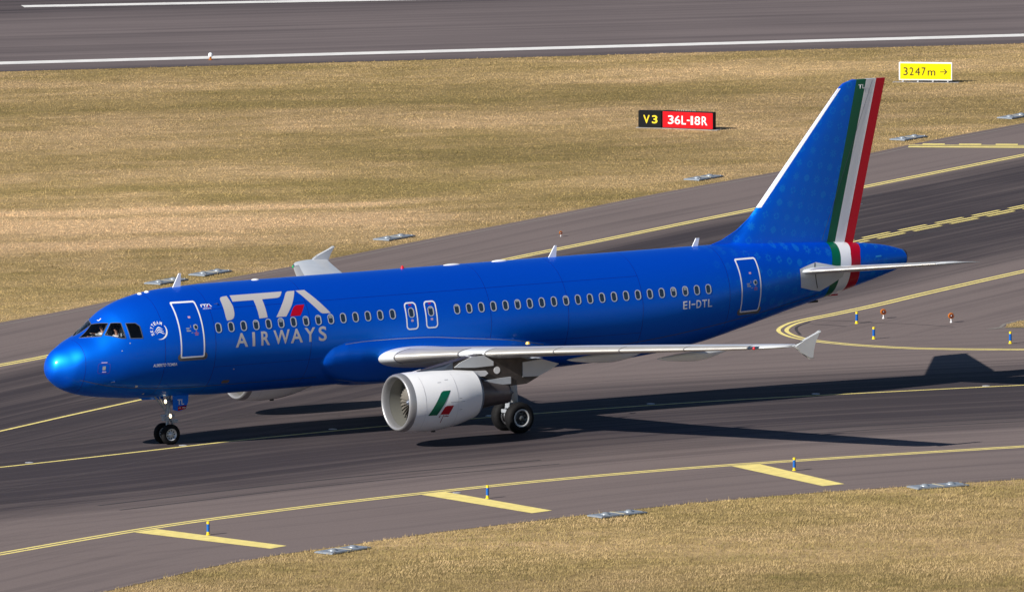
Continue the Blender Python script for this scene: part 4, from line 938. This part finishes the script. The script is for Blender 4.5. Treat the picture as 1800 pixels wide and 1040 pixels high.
    bm = bmesh.new(); prism(bm, [(13.80, 2.86), (14.05, 3.02), (14.55, 3.21), (15.1, 3.22), (15.5, 2.98), (15.5, 2.82), (14.7, 2.80)], yc-.215, yc+.215); abm("pylon_side_panel", bm, wingmat, py)
    bm = bmesh.new(); prism(bm, [(16.77, 2.86), (17.6, 2.92), (18.35, 2.70), (18.0, 2.52), (17.45, 2.30), (16.77, 2.32)], yc-.22, yc+.22); abm("pylon_aft_panel", bm, wingmat, py)
    bm = bmesh.new(); tube(bm, (15.66, yc-.185, 2.64), (15.66, yc-.20, 2.64), .135, seg=28); abm("pylon_access_disc", bm, white, py)
    bm = bmesh.new(); prism(bm, [(15.05, 2.30), (16.25, 2.36), (16.25, 2.10), (15.75, 2.10), (15.2, 2.16)], yc-.23, yc-.15); abm("core_heat_shield", bm, wingdark, py)
    bm = bmesh.new(); prism(bm, [(14.0, 2.60), (14.6, 2.68), (15.15, 2.66), (15.25, 2.56), (15.1, 2.46), (14.5, 2.48)], yc-.26, yc-.10); abm("cowl_latch_fairing", bm, white, py)
    bm = bmesh.new(); s_ = -1 if yc < 0 else 1; prism(bm, [(12.2, 2.66), (12.9, 2.64), (12.9, 2.78)], yc-s_*.66-.01, yc-s_*.66+.01); abm("nacelle_strake", bm, white, cowl)
for yc in (-5.75, 5.75): build_engine(yc)

# landing gear (stands on the ground, no tilt)
def gmk(name, bm, m, parent=plane, angle=30):
    for v in bm.verts: v.co.x -= X0
    return bmk(name, bm, m, parent, angle=angle)
def wheel(cx, yc, r, w_, parent, zc, outsign):
    P = [(-w_*.5, r*.62), (-w_*.5, r*.80), (-w_*.42, r*.92), (-w_*.25, r*.985), (0, r), (w_*.25, r*.985), (w_*.42, r*.92), (w_*.5, r*.80), (w_*.5, r*.62), (w_*.36, r*.53), (-w_*.36, r*.53)]
    V, F = lathe(P, lambda a: zc, yc, 'Y', 56, True, cx-X0); V = [(x, y, max(z, .004)) for x, y, z in V]
    wh = mk("wheel", V, F, rubber, parent, True)
    P = [(.40, .60), (.44, .56), (.40, .52), (.16, .46), (.12, .30), (.20, .24), (.30, .20), (.42, .16), (.43, .0)]
    for sgn in (-1, 1):
        V, F = lathe([(sgn*a*w_, max(b*r, .001)) for a, b in P], lambda a: zc, yc, 'Y', 48, False, cx-X0); mk("rim", V, F, rimmat if r < .5 else rimdark, wh, True)
        if r > .5: V, F = lathe([(sgn*.41*w_, r*.47), (sgn*.455*w_, r*.52), (sgn*.455*w_, r*.57), (sgn*.42*w_, r*.60)], lambda a: zc, yc, 'Y', 48, False, cx-X0); mk("rim_flange", V, F, rimmat, wh, True)
        bm = bmesh.new()
        for k in range(9):
            a = 2*math.pi*k/9; c = (cx+r*.38*math.cos(a), yc+sgn*w_*.15, zc+r*.38*math.sin(a)); tube(bm, (c[0], c[1]-.02, c[2]), (c[0], c[1]+.02, c[2]), r*.055, seg=10)
        gmk("rim_holes", bm, black, wh)
ng = bmesh.new(); gx = 5.07
tube(ng, (gx+.10, 0, 1.95), (gx+.03, 0, .95), .085); tube(ng, (gx+.04, 0, 1.0), (gx, 0, .38), .055); tube(ng, (gx, -.30, .375), (gx, .30, .375), .05)
tube(ng, (gx-.55, 0, 1.85), (gx+.02, 0, 1.12), .035); tube(ng, (gx-.40, -.15, 1.8), (gx-.12, -.05, 1.30), .02)
tube(ng, (gx+.06, 0, 1.0), (gx+.26, 0, .74), .035); tube(ng, (gx+.26, 0, .74), (gx+.03, 0, .48), .035)
box(ng, (gx-.05, 0, 1.02), (.22, .34, .10)); box(ng, (gx-.20, -.24, .98), (.22, .16, .15)); box(ng, (gx+.22, -.22, .86), (.18, .14, .11)); box(ng, (gx+.02, 0, 1.55), (.26, .36, .22))
for s_ in (-.12, .12): tube(ng, (gx+.02, s_, 1.0), (gx+.10, s_, 1.6), .018, seg=8); tube(ng, (gx+.08, s_*.7, .45), (gx+.09, s_*.9, 1.2), .010, seg=8)
gear = gmk("nose_gear", ng, geargrey)
for y in (-.26, .26): wheel(gx, y, .385, .21, gear, .378, 1)
for x, y, z, r_, on in ((4.93, -.20, 1.60, .085, 1), (5.12, -.12, 1.58, .075, 0), (5.15, -.18, 1.05, .085, 1)):
    bm = bmesh.new(); tube(bm, (x-.02, y, z), (x+.13, y, z), r_*1.1, r_*.6); o = gmk("landing_lamp", bm, geargrey, gear)
    bm = bmesh.new(); bmesh.ops.create_uvsphere(bm, u_segments=14, v_segments=8, radius=1)
    for v in bm.verts: v.co = Vector((x-.03+v.co.x*.03, y+v.co.y*r_*.85, z+v.co.z*r_*.85))
    gmk("lamp_lens", bm, lampglow if on else framelight, o)
bm = bmesh.new(); prism(bm, [(5.15, 1.82), (5.82, 1.84), (5.80, 1.55), (5.70, 1.30), (5.40, 1.22), (5.16, 1.28)], -.32, -.29); dr = gmk("nose_gear_door", bm, blue)
bm = bmesh.new(); prism(bm, [(5.36, 1.40), (5.73, 1.43), (5.70, 1.30), (5.36, 1.24)], -.325, -.319); gmk("door_red_panel", bm, red, dr)
t = text_bm("TL", 5.34, 5.62, 1.46, 1.66, .02); [setattr(v.co, 'y', -.326) for v in t.verts]; gmk("code_lettering", t, white, dr)
t = text_bm("354-DTL", 5.39, 5.68, 1.34, 1.385, .01) if False else text_bm("---  ----", 5.39, 5.68, 1.335, 1.36, .02); [setattr(v.co, 'y', -.329) for v in t.verts]; gmk("small_marking", t, white, dr)
bm = bmesh.new(); prism(bm, [(3.9, 1.82), (5.1, 1.80), (5.1, 1.62), (4.2, 1.66)], .28, .31); gmk("nose_gear_door", bm, blue)
for sd in (-1, 1):
    y0 = sd*3.795; g_ = bmesh.new()
    tube(g_, (17.35, y0, 2.75), (17.62, y0, 1.15), .13); tube(g_, (17.60, y0, 1.2), (17.68, y0, .57), .085); tube(g_, (17.68, y0-.52, .56), (17.68, y0+.52, .56), .075)
    tube(g_, (17.5, y0-sd*.05, 1.7), (17.3, sd*2.3, 2.4), .05); tube(g_, (17.62, y0, 1.15), (17.95, y0, .85), .05); tube(g_, (17.95, y0, .85), (17.7, y0, .62), .05)
    tube(g_, (17.42, y0-.16, .66), (17.48, y0-.1, 1.3), .02, seg=8); tube(g_, (17.40, y0+.12, .6), (17.5, y0+.1, 1.35), .02, seg=8); box(g_, (17.42, y0, .78), (.16, .5, .12)); box(g_, (17.5, y0, 1.0), (.14, .22, .2))
    mg = gmk("main_gear", g_, geargrey)
    for dy in (-.4635, .4635):
        wheel(17.68, y0+dy, .58, .42, mg, .565, 1)
        bm = bmesh.new(); tube(bm, (17.68, y0+dy*.35, .565), (17.68, y0+dy*.75, .565), .22, seg=24); gmk("brake_pack", bm, steel, mg)
    bm = bmesh.new(); prism(bm, [(17.33, 2.45), (17.68, 2.45), (17.78, 1.10), (17.50, 1.12)], y0+sd*.20, y0+sd*.235); gmk("gear_leg_door", bm, wingmat, mg)
    bm = bmesh.new(); prism(bm, [(16.7, 2.75), (18.9, 2.62), (18.45, 2.10), (17.72, 2.12), (16.9, 2.2)], sd*2.5, sd*2.56); gmk("gear_bay_door", bm, wingdark)
    bm = bmesh.new(); prism(bm, [(18.55, 2.42), (18.80, 2.42), (19.0, 2.08), (18.86, 2.10)], sd*3.0-.02, sd*3.0+.02); box(bm, (18.5, sd*3.0, 2.30), (.25, .10, .10)); abm("flap_actuator_horn", bm, geargrey)

# ------------------------------------------------------------------ pilots
def skinned(name, chains, m, parent=None, loc=(0, 0, 0), sub=2):
    V, E, Rr = [], [], []; idx = {}
    for ch in chains:
        prev = None
        for p, r_ in ch:
            key = tuple(round(c, 4) for c in p)
            if key not in idx: idx[key] = len(V); V.append(p); Rr.append(r_)
            if prev is not None and prev != idx[key]: E.append((prev, idx[key]))
            prev = idx[key]
    me = bpy.data.meshes.new(name); me.from_pydata(V, E, []); o = bpy.data.objects.new(name, me); COL.objects.link(o)
    o.modifiers.new("s", 'SKIN'); me.skin_vertices[0].data[0].use_root = True
    for i, r_ in enumerate(Rr): me.skin_vertices[0].data[i].radius = (r_, r_)
    q = o.modifiers.new("u", 'SUBSURF'); q.levels = q.render_levels = sub
    dg = bpy.context.evaluated_depsgraph_get(); nm = bpy.data.meshes.new_from_object(o.evaluated_get(dg)); bpy.data.objects.remove(o)
    nm.name = name; return link(name, nm, m, parent, True, loc)
def pilot(loc, label, arms, headturn):
    """seated figure, facing -x; origin at the pelvis"""
    p0 = (0, 0, .10); chest = (.06, 0, .45); neck = (.05, 0, .60); T_ = [(p0, .15), ((.03, 0, .25), .14), (chest, .155), ((.05, 0, .54), .10), (neck, .055), ((.03, 0, .68), .055)]
    ch = [T_]
    hx, hz = .0, .77; ch.append([((.03, 0, .68), .055), ((.01, 0, .76), .085), ((.02, 0, .84), .075)])
    ch.append([((.01, 0, .76), .085), ((-.075, headturn*.02, .755), .022)])
    sleeves, hands = [], []
    for s_, (el, wr) in zip((-1, 1), arms):
        sh = (.06, s_*.19, .50); c = [(chest, .155), (sh, .062), (el, .046), (wr, .032)]; d = Vector(wr)-Vector(el); d.normalize(); side = d.cross(Vector((0, 0, 1))).normalized(); palm = Vector(wr)+d*.06
        c.append((tuple(palm), .030)); ch.append(c); sleeves.append([((.06, 0, .50), .11), (sh, .074), (el, .058), (tuple(Vector(wr)-d*.02), .043)])
        for f in range(4):
            b0 = palm+side*(f-1.5)*.019+d*.02; l_ = (.075, .085, .08, .062)[f]; b1 = b0+d*l_*.5; b2 = b1+d*l_*.35-Vector((0, 0, l_*.45)); ch.append([(tuple(palm), .030), (tuple(b0), .010), (tuple(b1), .009), (tuple(b2), .008)])
        t0 = palm-side*.035*s_; ch.append([(tuple(palm), .030), (tuple(t0), .011), (tuple(t0+d*.04-side*.015*s_), .009)])
    for s_ in (-1, 1): ch.append([(p0, .15), ((-.02, s_*.10, .08), .095), ((-.45, s_*.12, .10), .065), ((-.52, s_*.12, -.28), .045), ((-.62, s_*.12, -.34), .035)])
    e = bpy.data.objects.new("person", None); COL.objects.link(e); e.location = loc; tag(e, label, "person")
    skinned("body", ch, skin, e, sub=1)
    skinned("shirt", [[((.0, 0, .12), .165), ((.03, 0, .28), .158), ((.06, 0, .45), .17), ((.06, 0, .50), .11), ((.05, 0, .565), .07)]]+sleeves, shirt, e, sub=1)
    skinned("trousers", [[((.0, 0, .10), .16), ((-.02, .10, .08), .105), ((-.45, .12, .10), .075), ((-.52, .12, -.26), .055)], [((.0, 0, .10), .16), ((-.02, -.10, .08), .105), ((-.45, -.12, .10), .075), ((-.52, -.12, -.26), .055)]], navy, e, sub=1)
    bm = bmesh.new(); bmesh.ops.create_uvsphere(bm, u_segments=16, v_segments=10, radius=.105, matrix=Matrix.Translation((.045, 0, .835))); bmesh.ops.delete(bm, geom=[v for v in bm.verts if v.co.x < -.02 and v.co.z < .86 or v.co.z < .77], context='VERTS'); bmk("hair", bm, hairm, e, smooth=True)
    bm = bmesh.new()
    for s_ in (-1, 1): tube(bm, (.03, s_*.085, .775), (.03, s_*.115, .775), .035)
    bmk("headset", bm, black, e)
    bm = bmesh.new()
    for s_ in (-1, 1): box(bm, (.06, s_*.15, .578), (.06, .09, .015))
    bmk("epaulette", bm, navy, e)
    return e
pilot((2.62, -.50, 3.66), "pilot in a white shirt and headset seated behind the side window nearest the viewer", [((-.10, -.30, .36), (-.34, -.22, .44)), ((-.10, .28, .30), (-.35, .18, .34))], -1)
pilot((2.60, .50, 3.66), "pilot in a white shirt reaching forward behind the windscreen, in the far seat", [((-.14, -.26, .46), (-.44, -.24, .56)), ((-.12, .26, .34), (-.40, .15, .42))], 1)
bm = bmesh.new(); box(bm, (2.06, .10, 4.20), (.22, .30, .006), Matrix.Rotation(R(35), 3, 'Y')); tag(bmk("paper_sheet", bm, paper), "white paper sheet held up behind the cockpit windscreen", "paper")

# ------------------------------------------------------------------ airfield furniture
# edge-light base plates
def plate():
    t = empty("light_base_plate", (0, 0, 0), "", "light plate", "grey light base plates along the taxiway edges")
    bm = bmesh.new(); box(bm, (0, 0, .040), (2.15, .80, .05)); box(bm, (-.53, 0, .072), (1.0, .72, .02)); box(bm, (.55, 0, .070), (.95, .72, .016)); bmesh.ops.bevel(bm, geom=bm.edges[:], offset=.008, segments=1, affect='EDGES'); bmk("slab", bm, mat("plate_grey", (.27, .31, .36), .5, metal=.25, var=.12, vscale=3), t)
    for x in (-.55, .55):
        V, F = lathe([(.075, .17), (.10, .17), (.115, .12), (.145, .10), (.155, .05), (.155, .001)], axis='Z', seg=20, cx=x); mk("light_dome", V, F, mat("dome_grey", (.34, .38, .42), .35, metal=.4), t, True)
    bm = bmesh.new(); box(bm, (.03, .0, .075), (.10, .74, .03)); bmk("centre_strip", bm, mat("strip_sand", (.45, .40, .28), .6), t)
    for x in (-.9, .9):
        bm = bmesh.new(); box(bm, (x, -.33, .085), (.05, .05, .04)); bmk("bolt", bm, steel, t)
    return t
P_ = [(-5.1, -29.15, 20, "partly cut grey light plate in the near grass, leftmost of the near row"), (7.98, -26.2, 9, "grey light plate between the middle and right shoulder bars in the near grass"), (21.79, -25.85, -2, "grey light plate at the near grass edge, rightmost of the near row"),
      (32.39, 46.34, 27, "grey light plate on the far grass edge, just behind the forward antenna over the cockpit"), (35.53, 48.08, 27, "grey light plate on the far grass edge beside the one behind the forward antenna"), (48.94, 55.48, 27, "grey light plate on the far grass edge right of the far wingtip"),
      (73.19, 68.94, 27, "grey light plate on the far grass edge left of the tail fin"), (90.54, 78.63, 27, "grey light plate just right of the tail fin by the yellow holding marking"), (100.24, 84.25, 27, "grey light plate at the right frame edge beyond the holding marking")]
P_[0] = P_[0][:3]+("grey light plate at the near grass edge, leftmost of the near row",)
pt = plate()
for i, (x, y, rz, lb) in enumerate(P_):
    o = pt if i == 0 else copy_tree(pt); o.location = (x, y, 0.0); o.rotation_euler.z = R(rz); o['label'] = lb
pt = None
# cylindrical reflector markers
my = mat("marker_yellow", (.80, .60, .02), .45); mb = mat("marker_blue", (.0, .10, .42), .4)
def bollard():
    t = empty("edge_marker", (0, 0, 0), "", "edge marker", "yellow and blue edge markers on the pavement")
    V, F = lathe([(0, .001), (0, .075), (.02, .075), (.03, .052), (.115, .052), (.115, .001)], axis='Z', seg=24); mk("base_band", V, F, my, t)
    V, F = lathe([(.116, .001), (.116, .054), (.385, .054), (.385, .001)], axis='Z', seg=24); mk("blue_band", V, F, mb, t, False)
    V, F = lathe([(.386, .001), (.386, .052), (.465, .052), (.475, .04), (.475, .001)], axis='Z', seg=24); mk("top_band", V, F, my, t)
    return t
b0 = bollard()
for i, (x, y, lb) in enumerate(((-6.84, -23.0, "yellow and blue marker post by the leftmost yellow shoulder bar"), (6.56, -19.86, "yellow and blue marker post by the middle yellow shoulder bar below the engine"), (20.03, -19.19, "yellow and blue marker post by the rightmost yellow shoulder bar"),
                                (47.72, 18.42, "yellow and blue marker post in the island, left of the round amber lamps"), (45.34, 13.63, "yellow and blue marker post in the island, right above the near wingtip"), (48.95, 9.41, "yellow and blue marker post at the right edge near the grass patch"))):
    o = b0 if i == 0 else copy_tree(b0); o.location = (x, y, .010); o['label'] = lb
# round amber guard lamps
def lamp():
    t = empty("guard_lamp", (0, 0, 0), "", "guard lamp", "round amber lamps on short stems")
    V, F = lathe([(0, .001), (0, .05), (.02, .05), (.03, .022), (.15, .022)], axis='Z', seg=16); mk("stem", V, F, white, t)
    V, F = lathe([(-.05, .001), (-.05, .10), (.0, .125), (.05, .125), (.06, .11), (.06, .085), (.03, .08)], lambda a: .265, 0, 'Y', 28); mk("lamp_housing", V, F, amber, t, False)
    V, F = lathe([(-.055, .001), (-.055, .085)], lambda a: .265, 0, 'Y', 24); mk("lamp_face", V, F, mat("lamp_dark", (.10, .02, .01), .2, coat=1), t)
    bm = bmesh.new(); bmesh.ops.create_uvsphere(bm, u_segments=10, v_segments=6, radius=.025, matrix=Matrix.Translation((0, -.065, .275))); bmk("lamp_bulb", bm, framelight, t, smooth=True)
    return t
l0 = lamp()
for i, (x, y, z, s_, lb) in enumerate(((49.6, 19.33, .01, 1, "round amber lamp on a stem, left one of the pair in the island"), (51.07, 16.69, .01, 1, "round amber lamp on a stem, right one of the pair in the island"), (55.17, 52.19, .01, .6, "tiny dark amber lamp on the far pavement right above the fuselage crown"))):
    o = l0 if i == 0 else copy_tree(l0); o.location = (x, y, z); o.scale = (s_,)*3; o.rotation_euler.z = R(-25); o['label'] = lb
t = empty("runway_edge_light", (83.65, 128.98, .01), "small white and amber edge light standing on the runway's white side line", "runway light")
V, F = lathe([(0, .001), (0, .10), (.03, .10), (.06, .05), (.16, .05)], axis='Z', seg=16); mk("light_base", V, F, amber, t)
V, F = lathe([(.16, .05), (.17, .11), (.28, .11), (.34, .07), (.36, .001)], axis='Z', seg=18); mk("light_glass", V, F, white, t)
il = empty("inset_light", (33.42, -.35, .019), "", "inset light", "flat inset lights along the taxiway centre line")
V, F = lathe([(0, .16), (.008, .15), (.018, .09), (.020, .001)], axis='Z', seg=20); mk("light_ring", V, F, mat("inset_metal", (.50, .50, .52), .4, metal=.3), il, True)
bm = bmesh.new(); box(bm, (-.10, 0, .014), (.05, .10, .016)); bmk("light_window", bm, framelight, il)
for i, (x, y, lb) in enumerate(((33.42, -.30, "flat inset light on the centre line in the sun, under the tail shadow"), (40.25, -1.72, "flat inset light on the centre line at the right frame edge"), (26.5, .48, "flat inset light on the centre line where the wing shadow crosses it"), (12.4, .33, "flat inset light on the centre line in the fuselage shadow, left of the near engine"), (19.43, .62, "flat inset light in the shadow just left of the main wheels"), (-1.98, -2.12, "flat inset light on the centre line at the left frame edge"), (5.26, -.85, "flat inset light on the centre line below the nose wheels"), (6.47, -17.95, "flat inset light on the near shoulder beside the middle yellow bar"))):
    o = il if i == 0 else copy_tree(il); o.location = (x, y, .019); o['label'] = lb
# signs
def sign(name, p0, p1, z0, z1, thick, faces, label, cat="sign", legs=4, frame=None):
    p0, p1 = Vector((*p0, 0)), Vector((*p1, 0)); d = p1-p0; L_ = d.length; e = empty(name, p0, label, cat, rotz=math.atan2(d.y, d.x))
    return e, L_
signblack = mat("sign_black", (.008, .009, .011), .6, spec=.12); signred = mat("sign_red", (.60, .0, .006), .5, spec=.2); signyel = mat("sign_yellow", (.80, .66, .0), .5, spec=.2)
def face_text(s, x0, x1, z0, z1, y, m, parent, bold=.03):
    t = text_bm(s, x0, x1, z0, z1, bold)
    for v in t.verts: v.co.y = y
    return bmk("sign_lettering", t, m, parent)
def slab(bm, x0, x1, y0, y1, z0, z1): box(bm, ((x0+x1)/2, (y0+y1)/2, (z0+z1)/2), (x1-x0, y1-y0, z1-z0))
def strokes(bm, pts, w_, y):
    """one flat polyline outline (mitred) as a single quad strip"""
    P = np.array(pts, float); T = np.gradient(P, axis=0); T /= np.linalg.norm(T, axis=1)[:, None]; N = np.stack([-T[:, 1], T[:, 0]], 1)*w_/2
    A = [bm.verts.new((p[0], y, p[1])) for p in P-N]; B = [bm.verts.new((p[0], y, p[1])) for p in P+N]
    for i in range(len(A)-1): bm.faces.new((A[i], A[i+1], B[i+1], B[i]))
e, L1 = sign("location_sign", (82.99, 89.58), (83.73, 88.79), 0, 0, 0, None, "black box sign reading V3 in yellow, standing left of the red sign")
bm = bmesh.new(); slab(bm, 0, L1, 0, .32, .03, .80); bmesh.ops.bevel(bm, geom=bm.edges[:], offset=.012, segments=2, affect='EDGES'); bmk("sign_box", bm, signblack, e)
face_text("V", L1*.22, L1*.50, .22, .60, -.006, my, e, .02); face_text("3", L1*.60, L1*.84, .22, .60, -.006, my, e, .02)
bm = bmesh.new(); slab(bm, -.1, L1+.02, -.12, .45, .0, .03); bmk("sign_footing", bm, mat("concrete_footing", (.3, .28, .26), .8), e)
e, L2 = sign("runway_sign", (83.76, 88.75), (85.21, 86.69), 0, 0, 0, None, "red box sign reading 36L-18R in white, standing right of the black sign")
bm = bmesh.new(); slab(bm, .0, L2, 0, .32, .03, .82); bmesh.ops.bevel(bm, geom=bm.edges[:], offset=.012, segments=2, affect='EDGES'); bmk("sign_box", bm, signblack, e)
bm = bmesh.new(); slab(bm, .03, L2-.03, -.006, .0, .06, .79); bmk("sign_face", bm, signred, e)
for ch, a, b in (('3', .115, .225), ('6', .245, .355), ('L', .38, .465), ('1', .56, .605), ('8', .635, .745), ('R', .775, .885)): face_text(ch, L2*a, L2*b, .22, .62, -.012, white, e, .012)
bm = bmesh.new(); slab(bm, L2*.485, L2*.54, -.014, -.010, .385, .445); bmk("sign_lettering", bm, white, e)
bm = bmesh.new()
for k in range(9):
    x = L2*(.27+.045*k); tube(bm, (x, .1, .82), (x+random.uniform(-.03, .03), .1, .90), .006, .003, 6)
bmk("bird_spikes", bm, white, e)
bm = bmesh.new(); slab(bm, -.0, L2+.25, -.12, .45, .0, .03); bmk("sign_footing", bm, mat("concrete_footing_grey", (.3, .28, .26), .8), e)
e, L3 = sign("distance_sign", (105.12, 101.22), (107.08, 99.59), 0, 0, 0, None, "yellow sign reading 3247m with a right arrow, in the far grass")
bm = bmesh.new(); slab(bm, 0, L3, 0, .10, .10, .97); bmesh.ops.bevel(bm, geom=bm.edges[:], offset=.02, segments=2, affect='EDGES'); bmk("sign_frame", bm, white, e)
bm = bmesh.new(); slab(bm, .06, L3-.06, -.006, 0, .16, .91); bmk("sign_face", bm, signyel, e)
for ch, a, b, z1 in (('3', .085, .165, .72), ('2', .20, .275, .72), ('4', .305, .395, .72), ('7', .425, .50, .72), ('m', .54, .68, .58)): face_text(ch, L3*a, L3*b, .34, z1, -.012, black, e, .0)
bm = bmesh.new(); slab(bm, L3*.77, L3*.88, -.014, -.010, .505, .535); strokes(bm, [(L3*.845, .64), (L3*.895, .52)], .04, -.0125); strokes(bm, [(L3*.845, .40), (L3*.895, .52)], .04, -.0125); bmk("sign_arrow", bm, black, e)
for k in range(4):
    bm = bmesh.new(); x = L3*(.08+.28*k); tube(bm, (x, .05, 0), (x, .05, .11), .03); tube(bm, (x-.05, -.02, 0), (x, .03, .12), .012); bmk("leg", bm, white, e)
bm = bmesh.new(); slab(bm, -.3, L3+.3, -.1, .4, .0, .02); bmk("sign_footing", bm, mat("concrete_footing_pale", (.3, .27, .24), .8), e)
print("vertices", sum(len(o.data.vertices) for o in COL.objects if o.type == 'MESH'))
